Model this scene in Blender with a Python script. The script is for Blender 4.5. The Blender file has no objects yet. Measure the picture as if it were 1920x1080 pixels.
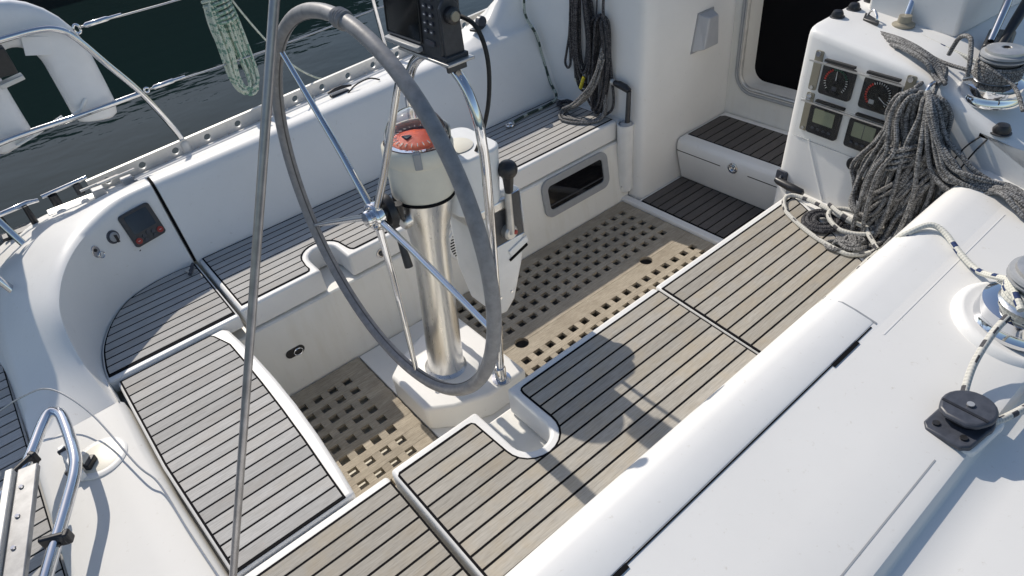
import bpy, bmesh, math, random
from mathutils import Vector, Matrix
random.seed(7)
PI = math.pi
S = bpy.context.scene
COL = S.collection

# ------------------------------------------------------------------ camera, sky, sun, exposure
cam_d = bpy.data.cameras.new('camera'); cam = bpy.data.objects.new('camera', cam_d); COL.objects.link(cam)
S.camera = cam
cam_d.sensor_width = 36; cam_d.lens = 23.222; cam_d.clip_start = 0.02; cam_d.clip_end = 3000
Rm = Matrix(((0.76240315, 0.46327847, -0.45179032), (-0.63961156, 0.43358283, -0.63474639), (-0.09817581, 0.77290296, 0.62688318)))
cam.matrix_world = Matrix.Translation((0, -1.55, 1.86)) @ Rm.to_4x4()
S.render.resolution_x = 1024; S.render.resolution_y = 576
S.view_settings.view_transform = 'Standard'; S.view_settings.look = 'None'
S.view_settings.exposure = 0.40; S.view_settings.gamma = 1.0
SUN_DIR = Vector((0.05, 1.0, 0.865)).normalized()           # towards the sun
elev = math.asin(SUN_DIR.z)
world = bpy.data.worlds.new('World'); S.world = world; world.use_nodes = True
wn = world.node_tree.nodes; wl = world.node_tree.links
for n in list(wn): wn.remove(n)
sky = wn.new('ShaderNodeTexSky'); sky.sky_type = 'NISHITA'; sky.sun_disc = False
sky.sun_elevation = elev; sky.sun_rotation = math.atan2(SUN_DIR.x, SUN_DIR.y)
sky.air_density = 1.0; sky.dust_density = 0.9; sky.ozone_density = 1.0
bg = wn.new('ShaderNodeBackground'); bg.inputs['Strength'].default_value = 0.092
wo = wn.new('ShaderNodeOutputWorld')
wl.new(sky.outputs[0], bg.inputs['Color']); wl.new(bg.outputs[0], wo.inputs['Surface'])
sd = bpy.data.lights.new('sun', 'SUN'); sun = bpy.data.objects.new('sun', sd); COL.objects.link(sun)
sd.energy = 2.95; sd.angle = math.radians(0.53); sd.color = (1.0, 0.925, 0.82)
sun.rotation_euler = (-SUN_DIR).to_track_quat('-Z', 'Y').to_euler()

# ------------------------------------------------------------------ materials
MATS = {}
def mat(name): return MATS[name]
def nodes(name):
    m = bpy.data.materials.new(name); m.use_nodes = True
    nt = m.node_tree; b = nt.nodes['Principled BSDF']; MATS[name] = m
    return m, nt, b
def N(nt, t, **kw):
    n = nt.nodes.new(t)
    for k, v in kw.items():
        if k in n.inputs: n.inputs[k].default_value = v
        else: setattr(n, k, v)
    return n
def ramp(nt, stops):
    r = nt.nodes.new('ShaderNodeValToRGB'); e = r.color_ramp.elements
    e[0].position = stops[0][0]; e[0].color = (*stops[0][1], 1)
    e[1].position = stops[-1][0]; e[1].color = (*stops[-1][1], 1)
    for p, c in stops[1:-1]:
        k = e.new(p); k.color = (*c, 1)
    return r
def coords(nt, scale=(1, 1, 1), kind='Object'):
    tc = nt.nodes.new('ShaderNodeTexCoord'); mp = nt.nodes.new('ShaderNodeMapping')
    mp.inputs['Scale'].default_value = scale
    nt.links.new(tc.outputs[kind], mp.inputs['Vector']); return mp
def simple(name, col, rough=0.5, metal=0.0, noise=0.0, nscale=30, bump=0.0, coat=0.0, spec=None, stretch=(1, 1, 1), rvar=0.0):
    m, nt, b = nodes(name); L = nt.links
    b.inputs['Base Color'].default_value = (*col, 1); b.inputs['Roughness'].default_value = rough
    b.inputs['Metallic'].default_value = metal
    if coat: b.inputs['Coat Weight'].default_value = coat; b.inputs['Coat Roughness'].default_value = 0.08
    if spec is not None: b.inputs['Specular IOR Level'].default_value = spec
    if noise or bump or rvar:
        mp = coords(nt, stretch); nz = N(nt, 'ShaderNodeTexNoise', Scale=nscale, Detail=5.0, Roughness=0.6)
        L.new(mp.outputs[0], nz.inputs['Vector'])
        if noise:
            r = ramp(nt, [(0.3, tuple(max(0, c * (1 - noise)) for c in col)), (0.7, tuple(min(1, c * (1 + noise)) for c in col))])
            L.new(nz.outputs['Fac'], r.inputs['Fac']); L.new(r.outputs['Color'], b.inputs['Base Color'])
        if bump:
            bp = N(nt, 'ShaderNodeBump', Strength=bump, Distance=0.002); L.new(nz.outputs['Fac'], bp.inputs['Height']); L.new(bp.outputs[0], b.inputs['Normal'])
        if rvar:
            mr = N(nt, 'ShaderNodeMapRange'); mr.inputs['To Min'].default_value = max(0.02, rough - rvar); mr.inputs['To Max'].default_value = rough + rvar
            L.new(nz.outputs['Fac'], mr.inputs['Value']); L.new(mr.outputs[0], b.inputs['Roughness'])
    return m

def gelcoat(name, col, rough=0.20, nonskid=0.0, dirt=0.06, streak=0.0):
    m, nt, b = nodes(name); L = nt.links; b.inputs['Specular IOR Level'].default_value = 0.3
    mp = coords(nt); n1 = N(nt, 'ShaderNodeTexNoise', Scale=2.2, Detail=7.0, Roughness=0.65); L.new(mp.outputs[0], n1.inputs['Vector'])
    n2 = N(nt, 'ShaderNodeTexNoise', Scale=55.0, Detail=4.0, Roughness=0.7); L.new(mp.outputs[0], n2.inputs['Vector'])
    r1 = ramp(nt, [(0.32, tuple(c * (1 - dirt) for c in col)), (0.62, col)]); L.new(n1.outputs['Fac'], r1.inputs['Fac'])
    r2 = ramp(nt, [(0.24, (0.80, 0.77, 0.72)), (0.36, (1, 1, 1))]); L.new(n2.outputs['Fac'], r2.inputs['Fac'])
    mx = N(nt, 'ShaderNodeMix', data_type='RGBA', blend_type='MULTIPLY'); mx.inputs[0].default_value = 0.8
    L.new(r1.outputs['Color'], mx.inputs[6]); L.new(r2.outputs['Color'], mx.inputs[7]); L.new(mx.outputs[2], b.inputs['Base Color'])
    mr = N(nt, 'ShaderNodeMapRange'); mr.inputs['To Min'].default_value = rough - 0.06; mr.inputs['To Max'].default_value = rough + 0.10
    L.new(n1.outputs['Fac'], mr.inputs['Value']); L.new(mr.outputs[0], b.inputs['Roughness'])
    mps = coords(nt, (24, 24, 1.6)); n3 = N(nt, 'ShaderNodeTexNoise', Scale=1.0, Detail=4.0, Roughness=0.6); L.new(mps.outputs[0], n3.inputs['Vector'])
    r3 = ramp(nt, [(0.50, (1, 1, 1)), (0.74, (0.86, 0.835, 0.77))]); L.new(n3.outputs['Fac'], r3.inputs['Fac'])
    mx3 = N(nt, 'ShaderNodeMix', data_type='RGBA', blend_type='MULTIPLY'); mx3.inputs[0].default_value = streak
    L.new(mx.outputs[2], mx3.inputs[6]); L.new(r3.outputs['Color'], mx3.inputs[7]); L.new(mx3.outputs[2], b.inputs['Base Color'])
    bp = N(nt, 'ShaderNodeBump', Strength=0.05, Distance=0.004); L.new(n1.outputs['Fac'], bp.inputs['Height'])
    if nonskid:
        v = N(nt, 'ShaderNodeTexVoronoi', Scale=420.0); L.new(mp.outputs[0], v.inputs['Vector'])
        bp2 = N(nt, 'ShaderNodeBump', Strength=nonskid, Distance=0.0008); L.new(v.outputs['Distance'], bp2.inputs['Height']); L.new(bp.outputs[0], bp2.inputs['Normal']); bp = bp2
    L.new(bp.outputs[0], b.inputs['Normal']); return m
gelcoat('gelcoat', (0.815, 0.805, 0.775), 0.40, dirt=0.06)
gelcoat('gelcoat_cream', (0.70, 0.66, 0.56), 0.4)
gelcoat('gelcoat_well', (0.83, 0.815, 0.76), 0.38, streak=0.35)
gelcoat('aft_deck_paint', (0.70, 0.69, 0.66), 0.55, dirt=0.06)
gelcoat('nonskid', (0.76, 0.75, 0.72), 0.45, nonskid=0.06, dirt=0.04)

def teak(name, dark, mid, light, stain=(0.45, 0.30, 0.16), stain_amt=0.35, rough=0.75):
    m, nt, b = nodes(name); L = nt.links
    oi = nt.nodes.new('ShaderNodeObjectInfo'); tc = nt.nodes.new('ShaderNodeTexCoord')
    off = N(nt, 'ShaderNodeVectorMath', operation='SCALE'); cx = nt.nodes.new('ShaderNodeCombineXYZ')
    L.new(oi.outputs['Random'], cx.inputs[0]); L.new(oi.outputs['Random'], cx.inputs[2]); L.new(cx.outputs[0], off.inputs[0]); off.inputs['Scale'].default_value = 37.0
    ad = N(nt, 'ShaderNodeVectorMath', operation='ADD'); L.new(tc.outputs['Object'], ad.inputs[0]); L.new(off.outputs[0], ad.inputs[1])
    mp = nt.nodes.new('ShaderNodeMapping'); mp.inputs['Scale'].default_value = (14, 260, 60); L.new(ad.outputs[0], mp.inputs[0])
    g = N(nt, 'ShaderNodeTexNoise', Scale=1.6, Detail=8.0, Roughness=0.72); L.new(mp.outputs[0], g.inputs['Vector'])
    r = ramp(nt, [(0.28, dark), (0.5, mid), (0.74, light)]); L.new(g.outputs['Fac'], r.inputs['Fac'])
    blo = N(nt, 'ShaderNodeTexNoise', Scale=9.0, Detail=5.0, Roughness=0.65); L.new(ad.outputs[0], blo.inputs['Vector'])
    rb = ramp(nt, [(0.46, (0, 0, 0)), (0.72, (1, 1, 1))]); L.new(blo.outputs['Fac'], rb.inputs['Fac'])
    ml = N(nt, 'ShaderNodeMath', operation='MULTIPLY'); ml.inputs[1].default_value = stain_amt; L.new(rb.outputs['Color'], ml.inputs[0])
    mx = N(nt, 'ShaderNodeMix', data_type='RGBA'); L.new(ml.outputs[0], mx.inputs[0]); L.new(r.outputs['Color'], mx.inputs[6]); mx.inputs[7].default_value = (*stain, 1)
    # per plank brightness
    hv = nt.nodes.new('ShaderNodeHueSaturation'); mr = N(nt, 'ShaderNodeMapRange'); mr.inputs['To Min'].default_value = 0.87; mr.inputs['To Max'].default_value = 1.12
    L.new(oi.outputs['Random'], mr.inputs['Value']); L.new(mr.outputs[0], hv.inputs['Value']); L.new(mx.outputs[2], hv.inputs['Color'])
    L.new(hv.outputs[0], b.inputs['Base Color']); b.inputs['Roughness'].default_value = rough; b.inputs['Specular IOR Level'].default_value = 0.3
    bp = N(nt, 'ShaderNodeBump', Strength=0.5, Distance=0.0012); L.new(g.outputs['Fac'], bp.inputs['Height']); L.new(bp.outputs[0], b.inputs['Normal'])
    return m
teak('teak_grey', (0.245, 0.23, 0.20), (0.375, 0.35, 0.305), (0.49, 0.463, 0.41), (0.41, 0.335, 0.225), 0.5)
teak('teak_glare', (0.29, 0.282, 0.265), (0.44, 0.43, 0.41), (0.55, 0.54, 0.515), (0.40, 0.36, 0.31), 0.45)  # paler copy of the teak, low-angle glare put into the colour
teak('teak_shaded', (0.07, 0.065, 0.06), (0.115, 0.105, 0.098), (0.17, 0.155, 0.145), (0.12, 0.10, 0.085), 0.3)  # darker copy of the teak, shade of passage and step put into the colour
teak('teak_grating', (0.19, 0.165, 0.125), (0.385, 0.335, 0.26), (0.56, 0.495, 0.39), (0.23, 0.19, 0.14), 0.55)
simple('tread_grey', (0.30, 0.30, 0.30), 0.4, 0.4, noise=0.2, nscale=30)
simple('pan_shade', (0.16, 0.155, 0.145), 0.6, noise=0.3, nscale=12)  # shade below the forward grating put into a dark colour
simple('caulk', (0.010, 0.010, 0.011), 0.9, spec=0.08)
simple('black_plastic', (0.018, 0.018, 0.02), 0.38, noise=0.3, nscale=80, bump=0.1)
simple('dark_grey_plastic', (0.045, 0.047, 0.052), 0.45, noise=0.2, nscale=90, bump=0.1)
simple('black_rubber', (0.02, 0.02, 0.02), 0.7, noise=0.3, nscale=120, bump=0.2)
simple('slate_plastic', (0.05, 0.055, 0.07), 0.42, noise=0.2, nscale=60, bump=0.12, rvar=0.1)
simple('stainless', (0.66, 0.66, 0.67), 0.10, 1.0, nscale=60, rvar=0.06)
simple('stainless_brushed', (0.74, 0.735, 0.72), 0.30, 1.0, noise=0.06, nscale=3, stretch=(60, 60, 3), rvar=0.1, bump=0.05)
simple('chrome', (0.72, 0.73, 0.75), 0.06, 1.0, nscale=40, rvar=0.03)
simple('alloy', (0.56, 0.55, 0.53), 0.42, 0.75, noise=0.12, nscale=25, rvar=0.1)
simple('alloy_white', (0.62, 0.61, 0.58), 0.45, 0.3, noise=0.08, nscale=25, rvar=0.1)
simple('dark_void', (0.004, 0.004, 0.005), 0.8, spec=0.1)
simple('grey_trim', (0.33, 0.34, 0.35), 0.4, noise=0.06, nscale=40)
simple('lamp_lens', (0.42, 0.43, 0.45), 0.3, noise=0.05, nscale=30)
simple('buoy_vinyl', (0.80, 0.80, 0.80), 0.45, noise=0.05, nscale=8, bump=0.15)
simple('cream_plastic', (0.72, 0.685, 0.58), 0.4, noise=0.06, nscale=14)
simple('white_plastic', (0.78, 0.78, 0.76), 0.35, noise=0.04, nscale=18)
simple('lcd', (0.24, 0.26, 0.18), 0.25, noise=0.08, nscale=10)
simple('screen_blue', (0.025, 0.045, 0.07), 0.12, noise=0.15, nscale=10)
simple('screen_black', (0.006, 0.007, 0.008), 0.12)
simple('red_button', (0.32, 0.025, 0.02), 0.4)
simple('needle_white', (0.8, 0.8, 0.8), 0.4)
simple('gauge_red', (0.4, 0.03, 0.02), 0.5)
simple('gauge_green', (0.02, 0.08, 0.05), 0.5)
simple('print_white', (0.6, 0.6, 0.6), 0.5)
simple('compass_red', (0.85, 0.13, 0.05), 0.4)
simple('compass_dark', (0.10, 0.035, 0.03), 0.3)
simple('yellow_tape', (0.5, 0.45, 0.03), 0.5)
simple('brass_dull', (0.34, 0.31, 0.24), 0.45, 0.5)
simple('hull_dark', (0.008, 0.010, 0.013), 0.35)
simple('leather', (0.25, 0.245, 0.245), 0.5, noise=0.22, nscale=35, bump=0.35, rvar=0.1)
simple('leather_dark', (0.085, 0.082, 0.080), 0.5, noise=0.25, nscale=45, bump=0.3)
simple('wire_cover', (0.36, 0.345, 0.34), 0.28, 0.55, noise=0.2, nscale=30)
simple('steel_wire', (0.45, 0.45, 0.45), 0.35, 0.9, noise=0.15, nscale=200)
def glass(name, col, rough=0.02, ior=1.45):
    m, nt, b = nodes(name); b.inputs['Base Color'].default_value = (*col, 1); b.inputs['Roughness'].default_value = rough
    b.inputs['Transmission Weight'].default_value = 1.0; b.inputs['IOR'].default_value = ior; return m
glass('clear_plastic', (0.97, 0.98, 0.98), 0.03, 1.08)
glass('compass_glass', (0.97, 0.97, 0.97), 0.02, 1.42)
def tinted(name, col):
    m, nt, b = nodes(name); b.inputs['Base Color'].default_value = (*col, 1); b.inputs['Roughness'].default_value = 0.05; b.inputs['Specular IOR Level'].default_value = 0.6; return m
tinted('smoked_glass', (0.004, 0.004, 0.005))

def rope(name, base, fleck, amt=0.5, kv=70.0, ku=4.0, dark=0.55, thresh=0.62, cu=2.2, cv=0.9):
    """braided line: u runs round the rope, v along it in metres"""
    m, nt, b = nodes(name); L = nt.links
    uv = nt.nodes.new('ShaderNodeUVMap'); sp = nt.nodes.new('ShaderNodeSeparateXYZ'); L.new(uv.outputs[0], sp.inputs[0])
    def wave(sgn):
        a = N(nt, 'ShaderNodeMath', operation='MULTIPLY'); a.inputs[1].default_value = ku * 2 * PI * sgn; L.new(sp.outputs[0], a.inputs[0])
        c = N(nt, 'ShaderNodeMath', operation='MULTIPLY_ADD'); c.inputs[1].default_value = kv * 2 * PI; L.new(sp.outputs[1], c.inputs[0]); L.new(a.outputs[0], c.inputs[2])
        s = N(nt, 'ShaderNodeMath', operation='SINE'); L.new(c.outputs[0], s.inputs[0]); return s
    s1, s2 = wave(1), wave(-1)
    mu = N(nt, 'ShaderNodeMath', operation='MULTIPLY'); L.new(s1.outputs[0], mu.inputs[0]); L.new(s2.outputs[0], mu.inputs[1])
    mr = N(nt, 'ShaderNodeMapRange'); mr.inputs['From Min'].default_value = -1; mr.inputs['From Max'].default_value = 1; L.new(mu.outputs[0], mr.inputs['Value'])
    mp = nt.nodes.new('ShaderNodeMapping'); mp.inputs['Scale'].default_value = (cu, kv * cv, 1); L.new(uv.outputs[0], mp.inputs[0])
    nz = N(nt, 'ShaderNodeTexWhiteNoise', noise_dimensions='2D')
    fl = N(nt, 'ShaderNodeVectorMath', operation='FLOOR'); L.new(mp.outputs[0], fl.inputs[0]); L.new(fl.outputs[0], nz.inputs['Vector'])
    th = N(nt, 'ShaderNodeMath', operation='GREATER_THAN'); th.inputs[1].default_value = thresh; L.new(nz.outputs['Value'], th.inputs[0])
    am = N(nt, 'ShaderNodeMath', operation='MULTIPLY'); am.inputs[1].default_value = amt; L.new(th.outputs[0], am.inputs[0])
    mx = N(nt, 'ShaderNodeMix', data_type='RGBA'); L.new(am.outputs[0], mx.inputs[0]); mx.inputs[6].default_value = (*base, 1); mx.inputs[7].default_value = (*fleck, 1)
    dk = N(nt, 'ShaderNodeMix', data_type='RGBA', blend_type='MULTIPLY'); dk.inputs[0].default_value = 1.0
    rr = ramp(nt, [(0.0, (dark, dark, dark)), (0.55, (1, 1, 1))]); L.new(mr.outputs[0], rr.inputs['Fac'])
    L.new(mx.outputs[2], dk.inputs[6]); L.new(rr.outputs['Color'], dk.inputs[7]); L.new(dk.outputs[2], b.inputs['Base Color'])
    b.inputs['Roughness'].default_value = 0.8; b.inputs['Specular IOR Level'].default_value = 0.2
    bp = N(nt, 'ShaderNodeBump', Strength=0.6, Distance=0.0015); L.new(mr.outputs[0], bp.inputs['Height']); L.new(bp.outputs[0], b.inputs['Normal'])
    return m
rope('rope_grey', (0.11, 0.108, 0.106), (0.38, 0.375, 0.365), 0.7, 75, 3, 0.5, 0.5, 8, 6.0)
rope('rope_charcoal', (0.035, 0.035, 0.04), (0.17, 0.165, 0.165), 0.7, 80, 3, 0.5, 0.62, 8, 6.0)
rope('rope_whiteblue', (0.66, 0.65, 0.58), (0.03, 0.05, 0.13), 1.0, 60, 3, 0.75, 0.88)
rope('rope_green', (0.52, 0.57, 0.48), (0.10, 0.24, 0.18), 0.8, 60, 3, 0.6, 0.6, 5, 1.6)
rope('rope_greenblack', (0.42, 0.46, 0.40), (0.03, 0.05, 0.04), 0.95, 45, 2, 0.7, 0.55)
rope('rope_cord', (0.64, 0.65, 0.56), (0.45, 0.50, 0.40), 0.6, 80, 3, 0.75, 0.5)
rope('rope_whitefleck', (0.60, 0.585, 0.53), (0.05, 0.05, 0.06), 0.95, 55, 2, 0.75, 0.86)

m, nt, b = nodes('water'); L = nt.links
b.inputs['Base Color'].default_value = (0.006, 0.015, 0.015, 1); b.inputs['Roughness'].default_value = 0.03; b.inputs['IOR'].default_value = 1.333; b.inputs['Specular IOR Level'].default_value = 0.11
mp = coords(nt, (1, 1.6, 1)); n1 = N(nt, 'ShaderNodeTexNoise', Scale=1.3, Detail=3.0, Roughness=0.5); n2 = N(nt, 'ShaderNodeTexNoise', Scale=7.0, Detail=3.0, Roughness=0.5)
L.new(mp.outputs[0], n1.inputs['Vector']); L.new(mp.outputs[0], n2.inputs['Vector'])
b1 = N(nt, 'ShaderNodeBump', Strength=0.085, Distance=0.10); b2 = N(nt, 'ShaderNodeBump', Strength=0.08, Distance=0.010)
L.new(n1.outputs['Fac'], b1.inputs['Height']); L.new(n2.outputs['Fac'], b2.inputs['Height']); L.new(b1.outputs[0], b2.inputs['Normal']); L.new(b2.outputs[0], b.inputs['Normal'])

# ------------------------------------------------------------------ mesh helpers
class MB:
    def __init__(s): s.v = []; s.f = []; s.uv = {}
    def add(s, vs, fs):
        o = len(s.v); s.v += [tuple(p) for p in vs]; s.f += [tuple(i + o for i in f) for f in fs]
    def box(s, c, d, rot=None):
        x, y, z = d[0] / 2, d[1] / 2, d[2] / 2
        vs = [Vector((a * x, b_ * y, e * z)) for a in (-1, 1) for b_ in (-1, 1) for e in (-1, 1)]
        if rot is not None: vs = [rot @ p for p in vs]
        c = Vector(c); s.add([p + c for p in vs], [(0, 1, 3, 2), (4, 6, 7, 5), (0, 4, 5, 1), (2, 3, 7, 6), (0, 2, 6, 4), (1, 5, 7, 3)]); return s
    def prism(s, poly, z0, z1, fn=None):
        """poly in xy, extruded in z; fn maps (x,y,z) to world"""
        n = len(poly); a = sum(poly[i][0] * poly[(i + 1) % n][1] - poly[(i + 1) % n][0] * poly[i][1] for i in range(n))
        if a < 0: poly = poly[::-1]
        vs = [(p[0], p[1], z0) for p in poly] + [(p[0], p[1], z1) for p in poly]
        if fn: vs = [fn(*p) for p in vs]
        fs = [tuple(range(n - 1, -1, -1)), tuple(range(n, 2 * n))] + [(i, (i + 1) % n, n + (i + 1) % n, n + i) for i in range(n)]
        s.add(vs, fs); return s
    def tube(s, path, r, n=10, closed=False, cap=True):
        P = [Vector(p) for p in path]; m_ = len(P)
        rs = r if isinstance(r, (list, tuple)) else [r] * m_
        T = []
        for i in range(m_):
            if closed: t = P[(i + 1) % m_] - P[i - 1]
            else: t = P[min(i + 1, m_ - 1)] - P[max(i - 1, 0)]
            T.append(t.normalized() if t.length > 1e-9 else Vector((0, 0, 1)))
        up = Vector((0, 0, 1)) if abs(T[0].z) < 0.9 else Vector((1, 0, 0))
        nrm = (up - T[0] * up.dot(T[0])).normalized(); frames = []
        for i in range(m_):
            if i:
                q = T[i - 1].rotation_difference(T[i]); nrm = q @ nrm; nrm = (nrm - T[i] * nrm.dot(T[i])).normalized()
            frames.append((nrm.copy(), T[i].cross(nrm)))
        o = len(s.v); L_ = 0; ls = []
        for i in range(m_):
            if i: L_ += (P[i] - P[i - 1]).length
            ls.append(L_)
            for k in range(n):
                a = 2 * PI * k / n; d = frames[i][0] * math.cos(a) + frames[i][1] * math.sin(a); s.v.append(tuple(P[i] + d * rs[i]))
        segs = m_ if closed else m_ - 1
        for i in range(segs):
            j = (i + 1) % m_; v0 = ls[i]; v1 = ls[j] if j else ls[i] + (P[0] - P[i]).length
            for k in range(n):
                k2 = (k + 1) % n
                s.uv[len(s.f)] = [(k / n, v0), ((k + 1) / n, v0), ((k + 1) / n, v1), (k / n, v1)]
                s.f.append((o + i * n + k, o + i * n + k2, o + j * n + k2, o + j * n + k))
        if cap and not closed:
            s.f.append(tuple(o + k for k in range(n - 1, -1, -1))); s.f.append(tuple(o + (m_ - 1) * n + k for k in range(n)))
        return s
    def lathe(s, prof, c=(0, 0, 0), axis=(0, 0, 1), n=32, a0=0, a1=2 * PI):
        ax = Vector(axis).normalized(); q = Vector((0, 0, 1)).rotation_difference(ax); c = Vector(c)
        full = abs(a1 - a0 - 2 * PI) < 1e-6; m_ = n if full else n + 1; o = len(s.v)
        for r, z in prof:
            for k in range(m_):
                a = a0 + (a1 - a0) * k / n; s.v.append(tuple(c + q @ Vector((r * math.cos(a), r * math.sin(a), z))))
        for i in range(len(prof) - 1):
            for k in range(n):
                k2 = (k + 1) % m_
                s.f.append((o + i * m_ + k, o + i * m_ + k2, o + (i + 1) * m_ + k2, o + (i + 1) * m_ + k))
        if full and prof[0][0] > 1e-5: s.f.append(tuple(o + k for k in range(m_ - 1, -1, -1)))
        if full and prof[-1][0] > 1e-5: s.f.append(tuple(o + (len(prof) - 1) * m_ + k for k in range(m_)))
        return s
    def loft(s, secs, closed=False, capends=False):
        o = len(s.v); n = len(secs[0])
        for sec in secs: s.v += [tuple(p) for p in sec]
        for i in range(len(secs) - 1):
            for k in range(n if closed else n - 1):
                k2 = (k + 1) % n; s.f.append((o + i * n + k, o + i * n + k2, o + (i + 1) * n + k2, o + (i + 1) * n + k))
        if capends:
            s.f.append(tuple(o + k for k in range(n - 1, -1, -1))); s.f.append(tuple(o + (len(secs) - 1) * n + k for k in range(n)))
        return s
    def sphere(s, c, r, n=16, m_=10, sc=(1, 1, 1)):
        prof = [(r * math.sin(PI * i / m_), -r * math.cos(PI * i / m_)) for i in range(m_ + 1)]; o = len(s.v)
        prof[0] = (1e-6, -r); prof[-1] = (1e-6, r)
        s.lathe(prof, (0, 0, 0), n=n)
        for i in range(o, len(s.v)):
            p = s.v[i]; s.v[i] = (c[0] + p[0] * sc[0], c[1] + p[1] * sc[1], c[2] + p[2] * sc[2])
        return s

def obj(name, mb, material, parent=None, smooth=40, bevel=0, bseg=2, solid=0):
    me = bpy.data.meshes.new(name); me.from_pydata(mb.v, [], mb.f)
    if mb.uv:
        ul = me.uv_layers.new(name='UVMap'); d = ul.data
        for fi, uvs in mb.uv.items():
            p = me.polygons[fi]
            for k, li in enumerate(p.loop_indices): d[li].uv = uvs[k]
    bm = bmesh.new(); bm.from_mesh(me); bmesh.ops.remove_doubles(bm, verts=bm.verts, dist=1e-6) if not mb.uv else None
    bmesh.ops.recalc_face_normals(bm, faces=bm.faces); bm.to_mesh(me); bm.free()
    me.materials.append(MATS[material])
    if smooth:
        for p in me.polygons: p.use_smooth = True
        me.set_sharp_from_angle(angle=math.radians(smooth))
    o = bpy.data.objects.new(name, me); COL.objects.link(o)
    if solid:
        md = o.modifiers.new('solid', 'SOLIDIFY'); md.thickness = solid; md.offset = -1
    if bevel:
        md = o.modifiers.new('bevel', 'BEVEL'); md.width = bevel; md.segments = bseg; md.limit_method = 'ANGLE'; md.angle_limit = math.radians(35)
        md.harden_normals = False
    if parent is not None: o.parent = parent; o.matrix_parent_inverse = parent.matrix_world.inverted()
    return o
def tag(o, label, cat, group=None):
    o['label'] = label; o['category'] = cat
    if group: o['group'] = group
    return o
def struct(o): o['kind'] = 'structure'; return o
def thing(name, label, cat, loc=(0, 0, 0), group=None):
    o = bpy.data.objects.new(name, None); o.empty_display_size = 0.05; o.location = loc; COL.objects.link(o)
    o.matrix_world = Matrix.Translation(loc)
    return tag(o, label, cat, group)
def spline(pts, k=8, closed=False):
    P = [Vector(p) for p in pts]; n = len(P); out = []
    segs = n if closed else n - 1
    for i in range(segs):
        if closed: a, b_, c, d = P[i - 1], P[i], P[(i + 1) % n], P[(i + 2) % n]
        else: a, b_, c, d = P[max(i - 1, 0)], P[i], P[i + 1], P[min(i + 2, n - 1)]
        for j in range(k):
            t = j / k
            out.append(0.5 * ((2 * b_) + (c - a) * t + (2 * a - 5 * b_ + 4 * c - d) * t * t + (3 * b_ - a - 3 * c + d) * t ** 3))
    if not closed: out.append(P[-1])
    return out
def arc(cx, cy, r, a0, a1, n=8, ry=None):
    ry = ry or r
    return [(cx + r * math.cos(math.radians(a0 + (a1 - a0) * i / n)), cy + ry * math.sin(math.radians(a0 + (a1 - a0) * i / n))) for i in range(n + 1)]
def rrect(w, h, r, n=5):
    x, y = w / 2 - r, h / 2 - r
    return arc(x, y, r, 0, 90, n) + arc(-x, y, r, 90, 180, n) + arc(-x, -y, r, 180, 270, n) + arc(x, -y, r, 270, 360, n)
def basis(o, ux, uy):
    """map (a,b,c) -> o + a*ux + b*uy + c*n"""
    o = Vector(o); ux = Vector(ux).normalized(); uy = Vector(uy); uy = (uy - ux * uy.dot(ux)).normalized(); n = ux.cross(uy)
    return lambda a, b_, c: o + ux * a + uy * b_ + n * c
def scan(poly, y):
    xs = []; n = len(poly)
    for i in range(n):
        (x0, y0), (x1, y1) = poly[i], poly[(i + 1) % n]
        if (y0 > y) != (y1 > y): xs.append(x0 + (x1 - x0) * (y - y0) / (y1 - y0))
    xs.sort(); return [(xs[i], xs[i + 1]) for i in range(0, len(xs) - 1, 2)]
def planks(parent, poly, z, ys, material, gap=0.0068, th=0.006, fn=None):
    """teak strips running fore and aft, cut to the outline poly; ys are the seam positions"""
    for i in range(len(ys) - 1):
        y0, y1 = ys[i] + gap / 2, ys[i + 1] - gap / 2
        cuts = sorted({round(y0, 5), round(y1, 5)} | {round(p[1], 5) for p in poly if y0 < p[1] < y1}); mb = MB()
        cuts = [c for k, c in enumerate(cuts) if k == 0 or c - cuts[k - 1] > 4e-4]
        for a, b_ in zip(cuts, cuts[1:]):
            A, B = scan(poly, a + 1e-5), scan(poly, b_ - 1e-5)
            if len(A) != len(B): continue
            for (a0, a1), (b0, b1) in zip(A, B):
                if max(a1 - a0, b1 - b0) < 0.004: continue
                mb.prism([(a0, a), (a1, a), (b1, b_), (b0, b_)], z - th, z, fn)
        if mb.v: obj('plank', mb, material, parent, smooth=0)
def seams(a, b_, n): return [a + (b_ - a) * i / n for i in range(n + 1)]
def ext(name, poly, z0, z1, material, parent=None, **kw): return obj(name, MB().prism(poly, z0, z1), material, parent, **kw)

ZS = 0.46      # seat level
ZF = 0.05      # grating level

# ================================================================== SETTING
# water
mb = MB(); mb.add([(-400, -400, -0.6), (400, -400, -0.6), (400, 400, -0.6), (-400, 400, -0.6)], [(0, 1, 2, 3)])
struct(obj('water', mb, 'water', smooth=0))

def rail_y(x): return 1.655 + 0.02 * max(0, min(1, x / 2))
def rail_z(x): return 0.532 + 0.054 * x

# hull below the deck edge
secs = []
for i in range(22):
    x = -0.6 + i * 0.25
    y = rail_y(x) + 0.03; z = rail_z(x) - 0.01
    secs.append([(x, y, z), (x, y + 0.02, z - 0.12), (x, y - 0.02, z - 0.6), (x, y - 0.14, -0.62), (x, y - 0.5, -0.9),
                 (x, -y, -0.9), (x, -y - 0.10, -0.62), (x, -y - 0.24, z - 0.6), (x, -y - 0.28, z - 0.12), (x, -y - 0.27, z)])
struct(obj('hull', MB().loft(secs), 'gelcoat'))

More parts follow.
